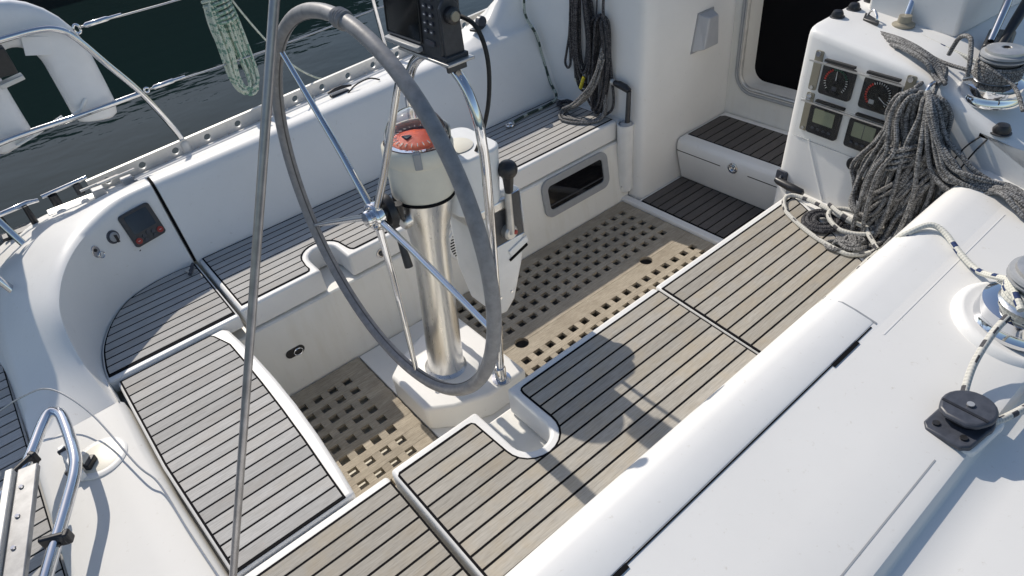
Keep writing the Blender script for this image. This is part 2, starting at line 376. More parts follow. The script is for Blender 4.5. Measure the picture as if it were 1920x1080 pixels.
# cockpit well: floor pan and side faces
mb = MB()
mb.box((0.4, 0, 0.000), (1.1, 0.98, 0.030))
struct(obj('cockpit_floor', mb, 'gelcoat_cream', smooth=0))
struct(obj('dark_floor_pan', MB().box((1.6, 0, -0.07), (1.3, 0.98, 0.03)), 'pan_shade', smooth=0))  # floor pan coloured dark so the grating holes look shaded
for sgn, nm in ((1, 'port'), (-1, 'starboard')):
    prof = [(0.405, 0.0), (0.412, 0.045), (0.455, 0.352), (0.462, 0.3565), (0.93, 0.3565), (0.93, 0.30), (0.50, 0.30), (0.46, 0.0)]
    secs = [[(x, sgn * p[0], p[1]) for p in prof] for x in (-0.17, 0.6, 1.4, 2.19)]
    struct(obj('locker_face_' + nm, MB().loft(secs, closed=True, capends=True), 'gelcoat_well', smooth=30))
# front of the helm seat and the moulding it closes on
mb = MB(); secs = []
for y in (-0.44, -0.3, -0.15, 0, 0.15, 0.3, 0.44):
    bow = 0.022 * (1 - (y / 0.45) ** 2); secs.append([(0.185 + bow, y, 0.40), (0.205 + bow, y, 0.36), (0.215 + bow, y, 0.0), (0.15, y, 0.0), (0.15, y, 0.40)])
struct(obj('helm_seat_front', mb.loft(secs, closed=True, capends=True), 'gelcoat_well', smooth=30))
# plate round the pedestal
struct(ext('pedestal_plate', [(0.602, -0.405), (1.0, -0.405), (1.0, 0.405), (0.602, 0.405)], 0.0155, 0.047, 'gelcoat', smooth=0, bevel=0.004))

# port coaming and side deck
def port_prof(x):
    dy = 0.02 * (x - 0.26); dz = 0.018 * (x - 0.26)
    r = max(0.0, (x - 1.62) / 0.6); r = r * r * 0.30
    yr = rail_y(x); zr = rail_z(x)
    pts = [(0.905, 0.43, 0), (0.905, 0.458, 0), (0.913, 0.485, 0), (0.935, 0.55, .2), (0.962, 0.625, .5), (0.985, 0.685, .8), (1.003, 0.725, 1), (1.012, 0.742, 1), (1.025, 0.753, 1), (1.05, 0.759, 1)]
    out = [(x, p[0] + dy * p[2], p[1] + dz * p[2]) for p in pts]
    out += [(x, 1.09 + dy, 0.757 + dz + r * 0.35), (x, 1.125 + dy, 0.742 + dz + r * 0.7), (x, 1.155 + dy, 0.700 + dz + r), (x, 1.185 + dy, 0.645 + dz * 0.9 + r * 1.05),
            (x, 1.23 + dy, 0.622 + dz * 1.2 + r * 1.05), (x, 1.40, .590 + .05 * x + r * .5), (x, yr, zr + 0.001), (x, yr + 0.03, zr - 0.008)]
    return out
struct(obj('port_coaming', MB().loft([port_prof(0.275 + 1.95 * i / 26) for i in range(27)]), 'gelcoat', smooth=50))
# rounded aft corner of the coaming
B = [(.262, .905), (.19, .914), (.096, .905), (0.0, .868), (-.085, .782), (-.143, .656), (-.166, .52), (-.162, .340)]
T = [(.262, 1.012, .742), (.137, .985, .745), (.015, .895, .742), (-.080, .795, .725), (-.147, .695, .69), (-.185, .595, .64), (-.195, .480, .540), (-.176, .340, .4525)]
O = [(.262, 1.125, .742), (.10, 1.13, .735), (-.09, 1.10, .715), (-.19, 1.02, .69), (-.265, .90, .655), (-.315, .78, .60), (-.350, .56, .490), (-.360, .340, .4470)]
O2 = [(.262, 1.185, .645), (.10, 1.20, .645), (-.12, 1.24, .640), (-.28, 1.16, .61), (-.34, .96, .60), (-.385, .78, .53), (-.40, .56, .455), (-.410, .340, .4405)]
O3 = [(.262, 1.655, .545), (.08, 1.655, .536), (-.20, 1.64, .515), (-.46, 1.48, .44), (-.46, 1.10, .41), (-.43, .80, .40), (-.425, .58, .40), (-.421, .340, .40)]
def resample(pts, n):
    pts = [Vector(p) for p in pts]; s = spline(pts, 6); return [s[round(i * (len(s) - 1) / (n - 1))] for i in range(n)]
n = 43
Bv = resample([(p[0], p[1], 0.445) for p in B], n); Tv = resample(T, n); Ov = resample(O, n); O2v = resample(O2, n); O3v = resample(O3, n)
secs = []
for i in range(n):
    b0, t0, o0 = Bv[i], Tv[i], Ov[i]; d = (o0 - t0); fd = min(1.0, (n - 1 - i) / 10)
    sec = [b0 - Vector((0, 0, 0.03)), b0, b0 + (t0 - b0) * 0.10 + Vector((0, 0, 0.012)), b0.lerp(t0, 0.30), b0.lerp(t0, 0.55), b0.lerp(t0, 0.80), b0.lerp(t0, 0.93),
           t0 + Vector((0, 0, -0.004)) * fd, t0 + d * 0.07 + Vector((0, 0, 0.008)) * fd, t0 + d * 0.22 + Vector((0, 0, 0.014)) * fd, t0 + d * 0.6 + Vector((0, 0, 0.010)) * fd, o0,
           o0.lerp(O2v[i], 0.5) + Vector((0, 0, -0.004)) * fd, O2v[i], O2v[i].lerp(O3v[i], 0.12) - Vector((0, 0, .012)) * fd, O3v[i]]
    secs.append(sec)
struct(obj('coaming_corner', MB().loft(secs), 'gelcoat', smooth=50))
# black joint between the corner and the long coaming
pts = [(0.2685, p[1], p[2] - 0.003) for p in port_prof(0.2685)[1:12]]
secs = [[(0.2735, p[1], p[2] + 0.001), (0.2640, p[1], p[2] + 0.001)] for p in pts]
struct(obj('coaming_joint', MB().loft(secs), 'caulk', smooth=0))

# deck behind the helm seat and the step down to the stern platform
prof = [(-.10, .345), (-.148, .35), (-.154, .438), (-.160, .446), (-.172, .452), (-.25, .450), (-.33, .448), (-.395, .445), (-.410, .440), (-.418, .428), (-.421, .40), (-.421, .30)]
bk = lambda y: .0 if y > 0 else min(.036, .030 * (-y / .45))
secs = [[(x + bk(y) * max(0, min(1, (x + .26) / .08)), y, z) for x, z in prof] for y in (0.341, 0.2, 0.1, -0.1, -0.3, -0.5, -0.7, -0.95, -1.3)]
struct(obj('aft_deck', MB().loft(secs), 'aft_deck_paint', smooth=50))
plat = struct(ext('stern_platform', [(-1.35, -1.2), (-0.425, -1.2), (-0.425, 1.05), (-1.35, 1.05)], 0.20, 0.412, 'gelcoat', smooth=0, bevel=0.01))
obj('caulking', MB().prism([(-1.30, -1.15), (-0.428, -1.15), (-0.428, 1.02), (-1.30, 1.02)], 0.4125, 0.4165), 'caulk', plat, smooth=0)
planks(plat, [(-1.295, -1.145), (-0.43, -1.145), (-0.43, 1.015), (-1.295, 1.015)], 0.419, seams(-1.147, 1.017, 46), 'teak_glare')

# starboard coaming with its locker top, and the side deck
def sb_prof(x):
    dz = 0.018 * (x - 0.26)
    pts = [(-.905, .43), (-.905, .457), (-.914, .49), (-.948, .575), (-.986, .655), (-1.006, .694), (-1.022, .714), (-1.040, .725), (-1.062, .729), (-1.095, .725), (-1.155, .714),
           (-1.20, .710), (-1.30, .702), (-1.425, .691), (-1.440, .686), (-1.448, .676), (-1.451, .664), (-1.456, .660), (-1.53, .657), (-1.75, .645), (-1.98, .625)]
    return [(x, p[0], p[1] + dz * min(1, max(0, (p[1] - .46) / .2))) for p in pts]
XS = [-0.6 + 2.75 * i / 26 for i in range(27)]
struct(obj('starboard_coaming', MB().loft([sb_prof(x)[:11] for x in XS]), 'gelcoat', smooth=60))
struct(obj('locker_top', MB().loft([sb_prof(x)[10:15] for x in XS]), 'nonskid', smooth=60))
struct(obj('side_deck', MB().loft([sb_prof(x)[14:] for x in XS]), 'nonskid', smooth=60))
def sbz(y, x=0.9):
    p = sb_prof(x)
    for a, b_ in zip(p[2:], p[3:]):
        if b_[1] <= y <= a[1]: return a[2] + (b_[2] - a[2]) * (y - a[1]) / (b_[1] - a[1])
    return 0.6
# seat shelf that the forward lid closes against
struct(ext('seat_shelf', [(2.10, -.462), (2.21, -.40), (2.21, -.93), (1.90, -.93)], 0.36, 0.444, 'gelcoat', smooth=0))
struct(ext('seat_shelf', [(2.17, .462), (2.21, .462), (2.21, .93), (2.17, .93)], 0.36, 0.452, 'gelcoat', smooth=0))

# ---- cabin bulkheads
def ip(y, z, off=0.0):
    """point on the instrument bulkhead, off = distance towards the cockpit"""
    return Vector((2.205 + .06 * (z - .9) + .11 * (y + .38) - off, y, z))
def itop(y): return 1.028 - 0.12 * max(0, -y - .40) - 0.30 * max(0, -y - .78)
secs = []
ys = [-.372, -.376, -.385, -.40, -.45, -.55, -.65, -.72, -.80, -.90, -1.0, -1.1, -1.2, -1.35, -1.5]
for y in ys:
    e = {-.372: .03, -.376: .012, -.385: .004}.get(y, 0); zt = itop(y); sec = []
    for z in (0.05, 0.3, 0.5, 0.7, 0.85, zt - 0.028): p = ip(y, z); sec.append((p.x + e, p.y, p.z))
    p = ip(y, zt - 0.02)
    sec += [(p.x + e + 0.004, y, zt - 0.012), (p.x + e + 0.014, y, zt - 0.003), (p.x + e + 0.03, y, zt), (p.x + 0.15, y, zt + 0.002), (2.6, y, zt + 0.003), (3.6, y, zt + 0.01)]
    secs.append(sec)
mb = MB().loft(secs)
# wall of the passage, starboard side
mb.loft([[(ip(-.372, z).x + .03 + dx, -.3715, z) for z in (0.05, 0.5, .75, 1.0)] for dx in (0, .2, .5, .8)])
struct(obj('instrument_bulkhead', mb, 'gelcoat', smooth=50))
# port bulkhead facing aft, wall of the passage, companionway bulkhead
def wall_slab(pts, th, z0, z1):
    return pts
mb = MB()
R_ = [(2.20, 1.30), (2.20, .40), (2.203, .375), (2.212, .355), (2.232, .345), (2.30, .343), (2.86, .343)]
mb.loft([[(x, y, z) for x, y in R_] for z in (0.04, 0.3, 0.6, 0.9, 1.07)])
mb.add([(2.2, 1.3, 1.07), (2.2, .41, 1.07), (2.232, .343, 1.07), (4, .343, 1.07), (4, 1.3, 1.07)], [(0, 1, 2, 3, 4)])
mb.add([(2.2, 1.3, 1.07), (4, 1.3, 1.07), (4, 1.3, .5), (2.2, 1.3, .5)], [(0, 1, 2, 3)])
struct(obj('port_bulkhead', mb, 'gelcoat', smooth=50))
# companionway bulkhead: sheet with an opening
dl, dr, db, dt = .262, -.37, .455, 1.07
op = [(-dl + 0, db + .06)] 
hole = [(dl, dt)] + [(dl, db + .07)] + [(dl - .07 + .07 * math.cos(a), db + .07 - .07 * math.sin(a)) for a in [PI / 2 * k / 6 for k in range(1, 7)]] + [(dr, db)]
mb = MB(); vs = []
outer = [(.345, dt)] + [(.345, db + .05), (.345, db), (.345, .35), (.345, .26), (.30, .26), (.25, .26), (.2, .26)] + [(dr, .26)]
while len(outer) < len(hole): outer.insert(4, (.345, .32))
mb.loft([[(2.85, y, z) for y, z in hole], [(2.85, y, z) for y, z in outer[:len(hole)]]])
mb.loft([[(2.85, y, z) for y, z in hole], [(2.95, y, z) for y, z in hole]])
struct(obj('companionway_bulkhead', mb, 'gelcoat_well', smooth=30))
# cabin floor strip and threshold
struct(ext('threshold', [(2.143, -.42), (2.183, -.42), (2.183, .425), (2.143, .425)], 0.01, 0.066, 'gelcoat', smooth=0, bevel=0.006))
fl = struct(ext('passage_floor', [(2.185, -.368), (2.50, -.368), (2.50, .340), (2.185, .340)], 0.01, 0.055, 'gelcoat', smooth=0))
obj('caulking', MB().prism([(2.192, -.362), (2.498, -.362), (2.498, .325), (2.192, .325)], 0.0555, 0.0605), 'caulk', fl, smooth=0)
planks(fl, [(2.196, -.358), (2.497, -.358), (2.497, .321), (2.196, .321)], 0.063, seams(-.358, .321, 14), 'teak_shaded')
# coachroof garage for the sliding hatch
mb = MB(); mb.prism([(2.50, -.43), (2.48, -.745), (3.4, -.80), (3.4, -.43)], 0.985, 1.30)
struct(obj('hatch_garage', mb, 'gelcoat', smooth=30, bevel=0.012))

# ================================================================== SEATS, LIDS, GRATINGS
def inset(poly, d):
    n = len(poly); a = sum(poly[i][0] * poly[(i + 1) % n][1] - poly[(i + 1) % n][0] * poly[i][1] for i in range(n)); sg = 1 if a > 0 else -1; out = []
    for i in range(n):
        p0, p1, p2 = Vector(poly[i - 1]), Vector(poly[i]), Vector(poly[(i + 1) % n])
        e1 = (p1 - p0).normalized(); e2 = (p2 - p1).normalized(); n1 = Vector((-e1.y, e1.x)) * sg; n2 = Vector((-e2.y, e2.x)) * sg
        bis = n1 + n2; bis = bis.normalized() if bis.length > 1e-6 else n1; k = max(0.35, bis.dot(n1)); q = p1 + bis * (d / k); out.append((q.x, q.y))
    return out
def lid(label, outline, teak_poly, z, ys, depth=0.10, material='teak_grey', name='seat_lid', group='teak laid seat lids round the cockpit', bev=0.011):
    t = thing(name, label, 'seat lid', (outline[0][0], outline[0][1], z - depth), group)
    obj('moulded_base', MB().prism(outline, z - depth, z - 0.0030), 'gelcoat', t, smooth=50, bevel=bev, bseg=4)
    obj('caulking', MB().prism(teak_poly, z - 0.006, z - 0.0012), 'caulk', t, smooth=0)
    planks(t, inset(teak_poly, 0.0058), z, ys, material)
    return t
# starboard middle lid, with the recess for the wheel
sm_base = [(.312, -.468), (.592, -.468), (.592, -.63)] + arc(.6485, -.63, .0565, 180, 360, 10) + [(.705, -.468), (1.337, -.468), (1.303, -.903), (.312, -.903)]
sm_teak = [(.330, -.492), (.556, -.492), (.562, -.497)] + [(.567, -.515)] + [(.570, -.635)] + arc(.6485, -.635, .0785, 180, 360, 10)[1:] + [(.727, -.515)] + arc(.745, -.512, .018, 180, 90, 4)[1:] + [(1.322, -.494), (1.296, -.897), (.330, -.897)]
sm_teak = [(.318, -.500), (.326, -.492), (.545, -.492), (.558, -.495), (.565, -.505), (.570, -.635)] + arc(.6485, -.635, .0785, 180, 360, 12)[1:] + [(.727, -.515), (.730, -.502), (.738, -.495), (.75, -.493), (1.333, -.493), (1.301, -.897), (.318, -.897)]
lid('long grey teak seat lid with a rounded wheel recess, beside the pedestal', sm_base, sm_teak, ZS, seams(-.897 + .005, -.493 - .005, 9))
sf_base = [(1.343, -.468), (2.118, -.468), (2.118, -.50), (1.90, -.903), (1.309, -.903)]
sf_teak = [(1.3465, -.493), (2.10, -.493), (1.880, -.897), (1.3125, -.897)]
lid('grey teak seat lid under the white rope loop, beside the instrument bulkhead', sf_base, sf_teak, ZS, seams(-.897 + .005, -.493 - .005, 9))
sa_base = [(-.25, -.458), (.303, -.458), (.303, -.903), (-.25, -.903)]
sa_teak = [(-.24, -.484), (.301, -.484), (.301, -.897), (-.24, -.897)]
lid('lower grey teak seat lid at the bottom edge, aft of the long recessed lid', sa_base, sa_teak, 0.439, seams(-.892, -.489, 9), depth=0.083)
# helm seat across the stern
hs_base = [(-.148, .452), (-.141, .0), (-.112, -.451), (.213, -.451)] + [(.213 + .024 * (1 - (y / .45) ** 2) , y) for y in (-.35, -.2, -.05, .1, .25, .35)] + [(.214, .43), (.20, .452)]
hs_teak = [(-.140, .445), (-.133, .0), (-.105, -.446), (.190, -.446)] + [(.187 + .012 * (1 - (y / .45) ** 2), y) for y in (-.35, -.2, -.05, .1, .25, .35)] + [(.166, .43), (.155, .445)]
lid('teak helm seat lid, glare put into its pale colour, across the stern with a curved white front edge', hs_base, hs_teak, 0.442, seams(-.441, .440, 20), depth=0.05, material='teak_glare')
# port aft lid with rounded corner
bc = [(.262, .897), (.19, .904), (.096, .895), (0.0, .858), (-.075, .775), (-.132, .656), (-.155, .545), (-.160, .484)]
bcs = [(p.x, p.y) for p in spline([(a, b_, 0) for a, b_ in bc], 4)]
pa_teak = [(.262, .484)] + bcs
pa_base = [(.268, .455), (.268, .903)] + [(p[0] - .006, p[1] + .006) for p in bcs[1:]] + [(-.168, .455)]
t = lid('teak seat lid in the rounded port quarter below the autopilot display', pa_base, pa_teak, 0.452, seams(.489, .902, 10), depth=0.055, material='teak_glare', bev=0.007)
obj('seam_gap', MB().prism([(-.160, .477), (.262, .477), (.262, .4855), (-.160, .4855)], 0.448, 0.4513), 'caulk', t, smooth=0)
# port long lid with recess
pm_base = [(.280, .468), (.592, .468), (.592, .56)] + arc(.6485, .56, .0565, 180, 0, 10) + [(.705, .468), (2.168, .468), (2.168, .903), (.280, .903)]
pm_teak = [(.293, .493), (.545, .493), (.560, .497), (.567, .51), (.566, .535)] + arc(.6485, .565, .0785, 180, 0, 12)[1:-1] + [(.731, .53), (.735, .51), (.745, .495), (.76, .493), (2.163, .493), (2.163, .898), (.293, .898)]
lid('long teak seat lid on the port side with a white recess behind the wheel', pm_base, pm_teak, ZS, seams(.498, .893, 10), material='teak_glare')

# floor gratings
def grating(label, x0, x1, rows, cols, y0, y1, solid=(), holes=(), hw=0.0165, hl=0.0165, th=0.015):
    t = thing('floor_grating', label, 'grating', ((x0 + x1) / 2, 0, ZF - th), 'teak floor gratings in the cockpit well')
    rows = sorted(rows); edges = [y0] + [e for r in rows for e in (r - hl, r + hl)] + [y1]
    bands = [(edges[i], edges[i + 1]) for i in range(0, len(edges), 2)]
    for a, b_ in bands:
        cutp = [s for s in solid if a < s < b_]; parts = [a] + cutp + [b_]
        for c, d in zip(parts, parts[1:]):
            hh = [h for h in holes if abs(h[1] - (c if abs(h[1] - c) < abs(h[1] - d) else d)) < h[2]]
            yc0 = c + (0.0008 if c in cutp else 0); yc1 = d - (0.0008 if d in cutp else 0)
            poly = [(x0, yc0)]
            for h in sorted(hh) if cutp else []:
                if abs(h[1] - c) < 0.01:
                    hx = math.sqrt(max(1e-6, h[2] ** 2 - (yc0 - h[1]) ** 2)); a0 = math.degrees(math.acos(max(-1, min(1, hx / h[2]))))
                    poly += [(h[0] + h[2] * math.cos(math.radians(q)), h[1] + h[2] * math.sin(math.radians(q))) for q in [180 - a0 - (180 - 2 * a0) * k / 10 for k in range(11)]]
            poly += [(x1, yc0), (x1, yc1)]
            for h in sorted(hh, reverse=True) if cutp else []:
                if abs(h[1] - d) < 0.01:
                    poly += [(h[0] + h[2] * math.cos(math.radians(q)), h[1] + h[2] * math.sin(math.radians(q))) for q in [-1 - 178 * k / 10 for k in range(11)]]
            poly += [(x0, yc1)]
            obj('batten', MB().prism(poly, ZF - th, ZF), 'teak_grating', t, smooth=0)
    cols = sorted(cols); ce = [x0 + .002] + [e for c in cols for e in (c - hw, c + hw)] + [x1 - .002]
    for i in range(0, len(ce), 2):
        if ce[i + 1] - ce[i] < 0.004: continue
        me = None
        for r in rows:
            if me is None:
                o = obj('cross_piece', MB().box((0, 0, 0), (ce[i + 1] - ce[i], hl * 2 - 0.0004, th)), 'teak_grating', t, smooth=0); me = o.data
            else:
                o = bpy.data.objects.new('cross_piece', me); COL.objects.link(o); o.parent = t; o.matrix_parent_inverse = t.matrix_world.inverted()
            o.location = ((ce[i] + ce[i + 1]) / 2, r, ZF - th / 2 - 0.0005)
    return t
P_ = 0.0624
fcols = [2.058 - P_ * k for k in range(17)]
grating('large teak grating between the pedestal and the companionway with two round finger holes', 1.012, 2.139, [.3285, .266, .203, .1405, .078, -.096, -.158, -.221, -.283, -.345], fcols, -.405, .405, solid=(-.010,), holes=((1.110, -.010, .029), (1.843, -.010, .029)))
acols = [.498 - .0628 * k for k in range(5)]
grating('small teak grating in front of the helm seat, half in shade', .228, .596, [.3135 - .0646 * k for k in range(11)], acols, -.402, .402)

# ================================================================== STEERING: wheel, pedestal, compass, plotter, engine control
WT = 0.06
def wp(y, z, off=0.0):
    """point on the wheel plane; z above hub centre, off = forward of the plane"""
    c = 1 / math.sqrt(1 + WT * WT)
    return Vector((0.645 + WT * c * z + off * c, y, 0.866 + z * c - off * WT * c))
t = thing('steering_wheel', 'big stainless steering wheel with grey leather covered rim', 'wheel', tuple(wp(0, 0)))
R0 = 0.560
def rim_pts(a0, a1, n, R=R0): return [wp(-R * math.cos(math.radians(a0 + (a1 - a0) * i / n)), R * math.sin(math.radians(a0 + (a1 - a0) * i / n))) for i in range(n + 1)]
rim = obj('rim', MB().tube(rim_pts(0, 360, 120)[:-1], 0.0186, 16, closed=True), 'leather', t)
obj('seam_stitching', MB().tube(rim_pts(-90, 270, 120, R0 - 0.0175)[:-1], 0.0026, 6, closed=True), 'leather_dark', rim)
mb = MB()
for k in range(5):
    a = 84.0 + (k - 2) * 0.75; c0 = wp(-R0 * math.cos(math.radians(a)), R0 * math.sin(math.radians(a)))
    tang = (wp(-R0 * math.cos(math.radians(a + 1)), R0 * math.sin(math.radians(a + 1))) - c0).normalized(); u = (c0 - wp(0, 0)).normalized(); v = tang.cross(u)
    ring = [c0 + u * 0.0205 * math.cos(q) + v * 0.0205 * math.sin(q) + tang * 0.003 * math.sin(2 * q + k) for q in [2 * PI * i / 20 for i in range(20)]]
    mb.tube(ring, 0.0042, 6, closed=True)
kn = obj('king_spoke_knot', mb, 'leather', t); kn['kind'] = 'stuff'
for a in (-9, 59, 134, 206, 280):
    ca, sa = math.cos(math.radians(a)), math.sin(math.radians(a))
    obj('spoke', MB().tube([wp(-0.03 * ca, 0.03 * sa, 0.012), wp(-0.2 * ca, 0.2 * sa, 0.012), wp(-0.45 * ca, 0.45 * sa, 0.004), wp(-0.558 * ca, 0.558 * sa)], [0.0115, 0.0105, 0.0085, 0.008], 14), 'chrome', t)
ax = (wp(0, 0, 1) - wp(0, 0, 0)).normalized()
hub = obj('hub', MB().lathe([(0.001, -0.022), (0.022, -0.022), (0.025, -0.018), (0.025, -0.006), (0.040, -0.004), (0.043, 0.0), (0.043, 0.024), (0.040, 0.028), (0.022, 0.03), (0.018, 0.10)], wp(0, 0), ax, 28), 'chrome', t)
for k in range(5):
    a = math.radians(-9 + 36 + 72 * k); obj('hub_bolt', MB().lathe([(0.0055, 0), (0.0055, 0.005), (0.004, 0.007)], wp(-0.033 * math.cos(a), 0.033 * math.sin(a), -0.0045), -ax, 6), 'stainless', hub)
obj('brake_disc', MB().lathe([(0.018, 0.034), (0.052, 0.036), (0.056, 0.042), (0.056, 0.056), (0.050, 0.062), (0.018, 0.064)], wp(0, 0), ax, 30), 'black_plastic', t)

# pedestal
t = thing('binnacle_pedestal', 'brushed steel binnacle pedestal with compass, guard rail and cream head, on a white base', 'pedestal', (0.79, 0, 0.05))
poly = [(.598, -.110), (.680, -.170), (.80, -.216), (.965, -.216), (.965, .216), (.80, .216), (.680, .170), (.598, .110)]
base = obj('base', MB().prism(poly, 0.046, 0.158), 'gelcoat', t, smooth=30, bevel=0.012, bseg=3)
obj('base_flange', MB().lathe([(0.115, 0.156), (0.115, 0.164), (0.108, 0.167), (0.075, 0.168)], (.775, 0, 0), n=40), 'gelcoat', base)
pb, pt = Vector((.770, 0, .16)), Vector((.826, 0, .875)); pax = (pt - pb).normalized(); Lp = (pt - pb).length
col = obj('column', MB().lathe([(0.078, 0), (0.078, 0.010), (0.066, 0.018), (0.0635, 0.04), (0.060, Lp * .45), (0.0585, Lp * .68), (0.062, Lp * .78), (0.078, Lp * .90), (0.088, Lp * .97), (0.090, Lp)], pb, pax, 48), 'stainless_brushed', t)
head = obj('head', MB().lathe([(0.091, -0.004), (0.0935, 0.0), (0.095, 0.01), (0.0985, 0.105), (0.100, 0.125), (0.098, 0.133), (0.094, 0.134), (0.09, 0.128), (0.06, 0.125)], pt, pax, 48), 'cream_plastic', t)
obj('gasket', MB().lathe([(0.0915, -0.012), (0.0950, -0.012), (0.0950, -0.003), (0.0915, -0.003)], pt, pax, 48), 'caulk', t)
obj('upper_ring', MB().lathe([(0.1005, 0.108), (0.1035, 0.112), (0.1035, 0.150), (0.098, 0.158), (0.0965, 0.160), (0.0945, 0.15)], pt, pax, 48), 'cream_plastic', head)
cc = pt + pax * 0.165
cmp_ = obj('compass_bowl', MB().lathe([(0.094, -0.03), (0.093, -0.012), (0.090, -0.006), (0.001, -0.02)], cc, pax, 40), 'compass_dark', t)
obj('compass_card', MB().lathe([(0.001, 0.014), (0.045, 0.011), (0.076, 0.0), (0.081, -0.008), (0.070, -0.012), (0.001, -0.012)], cc - pax * .004, pax, 40), 'compass_red', cmp_)
tri = basis(cc + pax * 0.010, (0, -1, 0), pax.cross(Vector((0, -1, 0))))
obj('lubber_mark', MB().prism([(-0.013, -0.040), (0.013, -0.040), (0.004, -0.018), (-0.004, -0.018)], 0.0, 0.004, tri), 'black_plastic', cmp_, smooth=0)
for k in range(24):
    a = 2 * PI * k / 24; f = basis(cc + pax * 0.0065 + (Vector((math.cos(a), math.sin(a), 0)) * 0.062), Vector((math.cos(a), math.sin(a), -.25)), Vector((-math.sin(a), math.cos(a), 0)))
    obj('card_tick', MB().prism([(-0.007, -0.0011), (0.007, -0.0011), (0.007, 0.0011), (-0.007, 0.0011)], 0.001, 0.0025, f), 'print_white', cmp_, smooth=0)
dome = [(0.0925 * math.cos(q), 0.0925 * math.sin(q)) for q in [PI / 2 * i / 12 for i in range(12)]] + [(0.001, 0.0925)]
obj('compass_dome', MB().lathe(dome + [(0.001, 0.0895)] + [(0.0895 * math.cos(q), 0.0895 * math.sin(q)) for q in [PI / 2 * i / 12 for i in range(11, -1, -1)]], cc - pax * 0.004, pax, 40), 'compass_glass', cmp_)
# folded hood standing behind the dome
hood = []
for i in range(13):
    a = math.radians(-30 + 130 * i / 12); hood.append([cc + Vector((0.099 * math.cos(a), 0.099 * math.sin(a), 0)) + pax * h for h in (-0.02, -0.005, 0.008, 0.018)])
obj('compass_hood', MB().loft(hood), 'cream_plastic', t, solid=0.006)
# latch tabs
obj('hood_latch', MB().box(cc + Vector((-0.055, -0.082, -0.022)), (0.022, 0.022, 0.05), Matrix.Rotation(math.radians(-35), 3, 'Z')), 'grey_trim', t, bevel=0.003)
obj('brake_lever', MB().tube([pt + Vector((-.085, -.020, -.055)), pt + Vector((-.105, -.035, -.03)), pt + Vector((-.112, -.040, 0.0)), pt + Vector((-.112, -.042, .022))], [0.006, 0.007, 0.012, 0.013], 12), 'black_plastic', t)
obj('brake_boss', MB().lathe([(0.022, 0), (0.022, 0.05), (0.016, 0.055)], pt + Vector((-.05, -.015, -.06)), (-1, -.1, 0), 20), 'stainless_brushed', t)
obj('lower_grip', MB().tube([wp(-.045, -.075, .05), wp(-.065, -.125, .05), wp(-.075, -.16, .05)], [0.008, 0.012, 0.013], 12), 'black_plastic', t)
# guard rail
gx = 0.93
pts = [(gx - .055, -.188, .20), (gx - .03, -.190, .5), (gx, -.188, .93), (gx, -.19, 1.06), (gx, -.180, 1.13), (gx, -.150, 1.195), (gx, -.100, 1.235), (gx, -.03, 1.25), (gx, .03, 1.245), (gx, .10, 1.20), (gx, .15, 1.13), (gx, .168, 1.05), (gx, .175, .93), (gx - .03, .182, .5), (gx - .055, .188, .20)]
g = obj('guard_rail', MB().tube(spline(pts, 6), 0.0145, 14), 'chrome', t)
for sg in (-1, 1): obj('rail_foot', MB().lathe([(0.034, 0), (0.034, 0.006), (0.021, 0.008), (0.021, 0.055), (0.017, 0.06)], (gx - .056, sg * .188, .157), n=20), 'stainless', g)
obj('eye_bolt', MB().tube([(.925 + .014 * math.cos(q), -.075 + .003, .172 + .014 * math.sin(q)) for q in [2 * PI * i / 16 for i in range(16)]], 0.0028, 8, closed=True), 'stainless', base)
obj('eye_bolt', MB().tube([(.68 + .008 * math.cos(q), -.06 + .008 * math.sin(q), .171) for q in [2 * PI * i / 14 for i in range(14)]], 0.0024, 8, closed=True), 'stainless', base)
# wheel instrument pod under the rail
pod = obj('instrument_pod', MB().prism(rrect(.165, .215, .045), 0.78, 0.965, lambda a, b_, c: Vector((a + .972 + (c - .86) * .10, b_, c))), 'white_plastic', t, smooth=50, bevel=0.008, bseg=3)
obj('pod_cover', MB().lathe([(0.001, .9685), (0.050, .9685), (0.052, .9675)], (.962, -.005, 0), n=30), 'cream_plastic', pod)
obj('pod_bracket', MB().prism([(.90, -.10), (1.06, -.10), (1.06, .10), (.90, .10)], 0.74, 0.782), 'stainless_brushed', t, bevel=0.01)

# engine control box
t = thing('engine_control', 'white engine control box with one black knobbed lever, forward of the pedestal', 'throttle', (1.03, 0, .33))
prof = [(.965, .33), (1.01, .315), (1.055, .36), (1.105, .50), (1.135, .66), (1.130, .775), (1.10, .80), (.955, .80), (.935, .74), (.935, .50)]
bx_ = obj('casing', MB().prism(prof, -.085, .075, lambda a, b_, c: Vector((a, c, b_))), 'white_plastic', t, smooth=40, bevel=0.014, bseg=3)
obj('side_plate', MB().prism([(.985, .615), (1.115, .615), (1.112, .775), (.985, .775)], .0855, .0895, lambda a, b_, c: Vector((a, -c, b_))), 'dark_grey_plastic', t, smooth=0)
obj('plate_rim', MB().tube([(.983, -.087, .612), (1.118, -.087, .612), (1.115, -.087, .778), (.983, -.087, .778)], 0.0035, 8, closed=True), 'stainless', t)
lv = obj('lever', MB().tube([(1.05, -.105, .655), (1.052, -.108, .71), (1.055, -.110, .80), (1.06, -.112, .83)], [0.016, 0.013, 0.011, 0.011], 14), 'alloy', t)
obj('pivot', MB().lathe([(0.026, 0), (0.026, 0.022), (0.020, 0.028), (0.001, 0.028)], (1.05, -.088, .655), (0, -1, 0), 24), 'alloy', lv)
obj('pivot_cap', MB().lathe([(0.008, 0), (0.008, 0.004), (0.001, 0.005)], (1.062, -.116, .655), (0, -1, 0), 12), 'red_button', lv)
